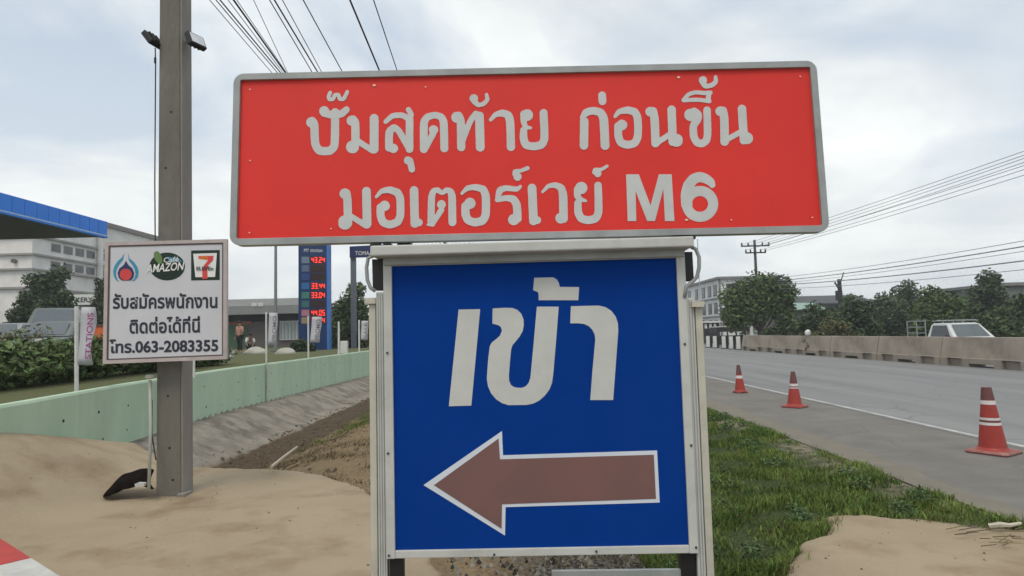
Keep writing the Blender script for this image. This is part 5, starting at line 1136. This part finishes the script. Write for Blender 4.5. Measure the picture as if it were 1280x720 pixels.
q = AY(289, 447, 27); bk = thing('white_bucket', (q.x, 27, .88), 'white bucket on the lawn at the right edge of the notice', 'bucket'); MB().lathe((q.x, 27, .88), [(.10, .0), (.14, .32), (.15, .33)], 12).build('pail', m_pw, bk); MB().tube([(q.x - .15, 27, 1.2), (q.x, 27, 1.33), (q.x + .15, 27, 1.2)], .01, 5).build('handle', m_dk, bk)
clump('shrub', 378, 423, 36, 36, L_dark, 900, .12, 'low dark shrub at the foot of the price totem', 'shrub', 61, zb=.88, lumps=3)
clump('shrub', 438, 404, 50, 44, L_dark, 1500, .16, 'dark scrubby undergrowth beneath the leafy tree', 'shrub', 62, zb=.88, lumps=4)

# ================================================================== PEOPLE
m_skin = mat('skin', (.28, .16, .11), .6); m_shirt = mat('shirt_salmon', (.42, .22, .17), .8, scale=8); m_trs = mat('trousers_dark', (.02, .02, .025), .85); m_hair = mat('hair_black', (.012, .01, .01), .6); m_shw = mat('shirt_white', (.55, .55, .55), .8, scale=8)
def figure(px, Y, yfoot, H_, heading, lab, shirt, pose='stand'):
    g = AY(px, yfoot, Y); g.z = .9; t_ = thing('person', g, lab, 'person'); k = H_ / 1.7; ca, sa = math.cos(heading), math.sin(heading)
    def W(x, y, z): return g + Vector((x * ca - y * sa, x * sa + y * ca, z)) * k
    if pose == 'stand':
        J = dict(pelvis=(0, 0, .92, .135), spine=(0, -.01, 1.12, .125), chest=(0, 0, 1.32, .15), neck=(0, .02, 1.46, .055), head=(0, .03, 1.58, .095), crown=(0, .02, 1.66, .08),
                 sl=(-.17, 0, 1.38, .065), el=(-.25, .05, 1.12, .045), wl=(-.22, .22, .98, .033), hl=(-.21, .28, .96, .03), sr=(.17, 0, 1.38, .065), er=(.24, -.03, 1.10, .045), wr=(.26, .05, .86, .033), hr=(.26, .08, .78, .03),
                 pl=(-.09, 0, .86, .095), kl=(-.11, .04, .48, .062), al=(-.12, -.02, .09, .042), tl=(-.13, .12, .04, .035), pr=(.09, 0, .86, .095), kr=(.11, -.02, .48, .062), ar=(.13, -.08, .09, .042), tr=(.14, .06, .04, .035))
    else:
        J = dict(pelvis=(0, -.15, .36, .15), spine=(0, -.02, .55, .135), chest=(0, .12, .74, .15), neck=(0, .22, .85, .055), head=(0, .28, .95, .095), crown=(0, .30, 1.03, .08),
                 sl=(-.17, .14, .78, .065), el=(-.24, .30, .55, .045), wl=(-.14, .46, .38, .033), hl=(-.12, .52, .34, .03), sr=(.17, .14, .78, .065), er=(.24, .30, .56, .045), wr=(.16, .46, .40, .033), hr=(.14, .52, .36, .03),
                 pl=(-.1, -.1, .34, .1), kl=(-.17, .28, .46, .065), al=(-.15, .06, .09, .045), tl=(-.17, .22, .04, .035), pr=(.1, -.1, .34, .1), kr=(.17, .28, .46, .065), ar=(.15, .06, .09, .045), tr=(.17, .22, .04, .035))
    E2 = [('pelvis', 'spine'), ('spine', 'chest'), ('chest', 'neck'), ('neck', 'head'), ('head', 'crown'), ('chest', 'sl'), ('sl', 'el'), ('el', 'wl'), ('wl', 'hl'), ('chest', 'sr'), ('sr', 'er'), ('er', 'wr'), ('wr', 'hr'), ('pelvis', 'pl'), ('pl', 'kl'), ('kl', 'al'), ('al', 'tl'), ('pelvis', 'pr'), ('pr', 'kr'), ('kr', 'ar'), ('ar', 'tr')]
    def skin(name, keys, mt, grow=0, par=t_, root='pelvis'):
        bm = bmesh.new(); ly = bm.verts.layers.skin.verify(); vv = {}
        for kk_ in keys:
            v = bm.verts.new(W(*J[kk_][:3]) - PARENT_ORG[t_.name]); v[ly].radius = ((J[kk_][3] + grow) * k,) * 2; vv[kk_] = v; v[ly].use_root = (kk_ == root)
        for a_, b_2 in E2:
            if a_ in vv and b_2 in vv: bm.edges.new((vv[a_], vv[b_2]))
        me = bpy.data.meshes.new(name); bm.to_mesh(me); bm.free(); me.materials.append(mt); o = bpy.data.objects.new(name, me); COL.objects.link(o); o.parent = par
        o.modifiers.new('skin', 'SKIN'); s_ = o.modifiers.new('sub', 'SUBSURF'); s_.levels = 1; s_.render_levels = 2; return o
    # five short fingers at each hand
    for sd_ in ('l', 'r'):
        w = Vector(J['w' + sd_][:3]); h = Vector(J['h' + sd_][:3]); d = (h - w).normalized(); s_ = d.orthogonal().normalized()
        for i in range(4):
            nm1, nm2 = 'f%s%d' % (sd_, i), 'g%s%d' % (sd_, i); o_ = s_ * (i - 1.5) * .018; J[nm1] = (*(h + o_ + d * .03), .010); J[nm2] = (*(h + o_ * 1.1 + d * (.075 - .008 * abs(i - 1.4))), .008); E2 += [('h' + sd_, nm1), (nm1, nm2)]
        nm1, nm2 = 'th' + sd_, 'ti' + sd_; J[nm1] = (*(h - s_ * .035 + d * .005), .011); J[nm2] = (*(h - s_ * .05 + d * .04), .009); E2 += [('h' + sd_, nm1), (nm1, nm2)]
    skin('body', list(J), m_skin)
    skin('shirt', ['pelvis', 'spine', 'chest', 'sl', 'el', 'sr', 'er'], shirt, .022, root='spine')
    skin('trousers', ['pelvis', 'pl', 'kl', 'al', 'pr', 'kr', 'ar'], m_trs, .018)
    hd = W(*J['head'][:3]); c_ = W(*J['crown'][:3]); mb = MB(); mb.lathe(c_, [(.06 * k, -.06 * k), (.108 * k, -.03 * k), (.10 * k, .03 * k), (.05 * k, .075 * k), (.01, .085 * k)], 12); mb.build('hair', m_hair, t_, smooth=True)
    f_ = W(J['head'][0], J['head'][1] + .1, J['head'][2] - .01); MB().lathe(f_, [(.006, -.03), (.016, -.02), (.008, .02)], 6).build('nose', m_skin, t_)
figure(299.5, 37, 440, 1.78, R(160), 'person in a salmon shirt and dark trousers standing on the lawn by the notice', m_shirt)
figure(313, 39, 438, 1.7, R(200), 'person in a white shirt crouching behind the pale boulder', m_shw, 'crouch')

# ================================================================== AIR
hm = bpy.data.materials.new('haze'); hm.use_nodes = True; t = hm.node_tree; t.nodes.clear(); o_ = t.nodes.new('ShaderNodeOutputMaterial'); v_ = t.nodes.new('ShaderNodeVolumePrincipled')
v_.inputs['Color'].default_value = (.93, .96, 1, 1); v_.inputs['Density'].default_value = HAZE; v_.inputs['Anisotropy'].default_value = .3; t.links.new(v_.outputs[0], o_.inputs['Volume'])
MB().box((-1150, -70, -2), (1150, 1650, 30)).build('haze', hm, kind='stuff', label='thin pale haze over the whole scene')
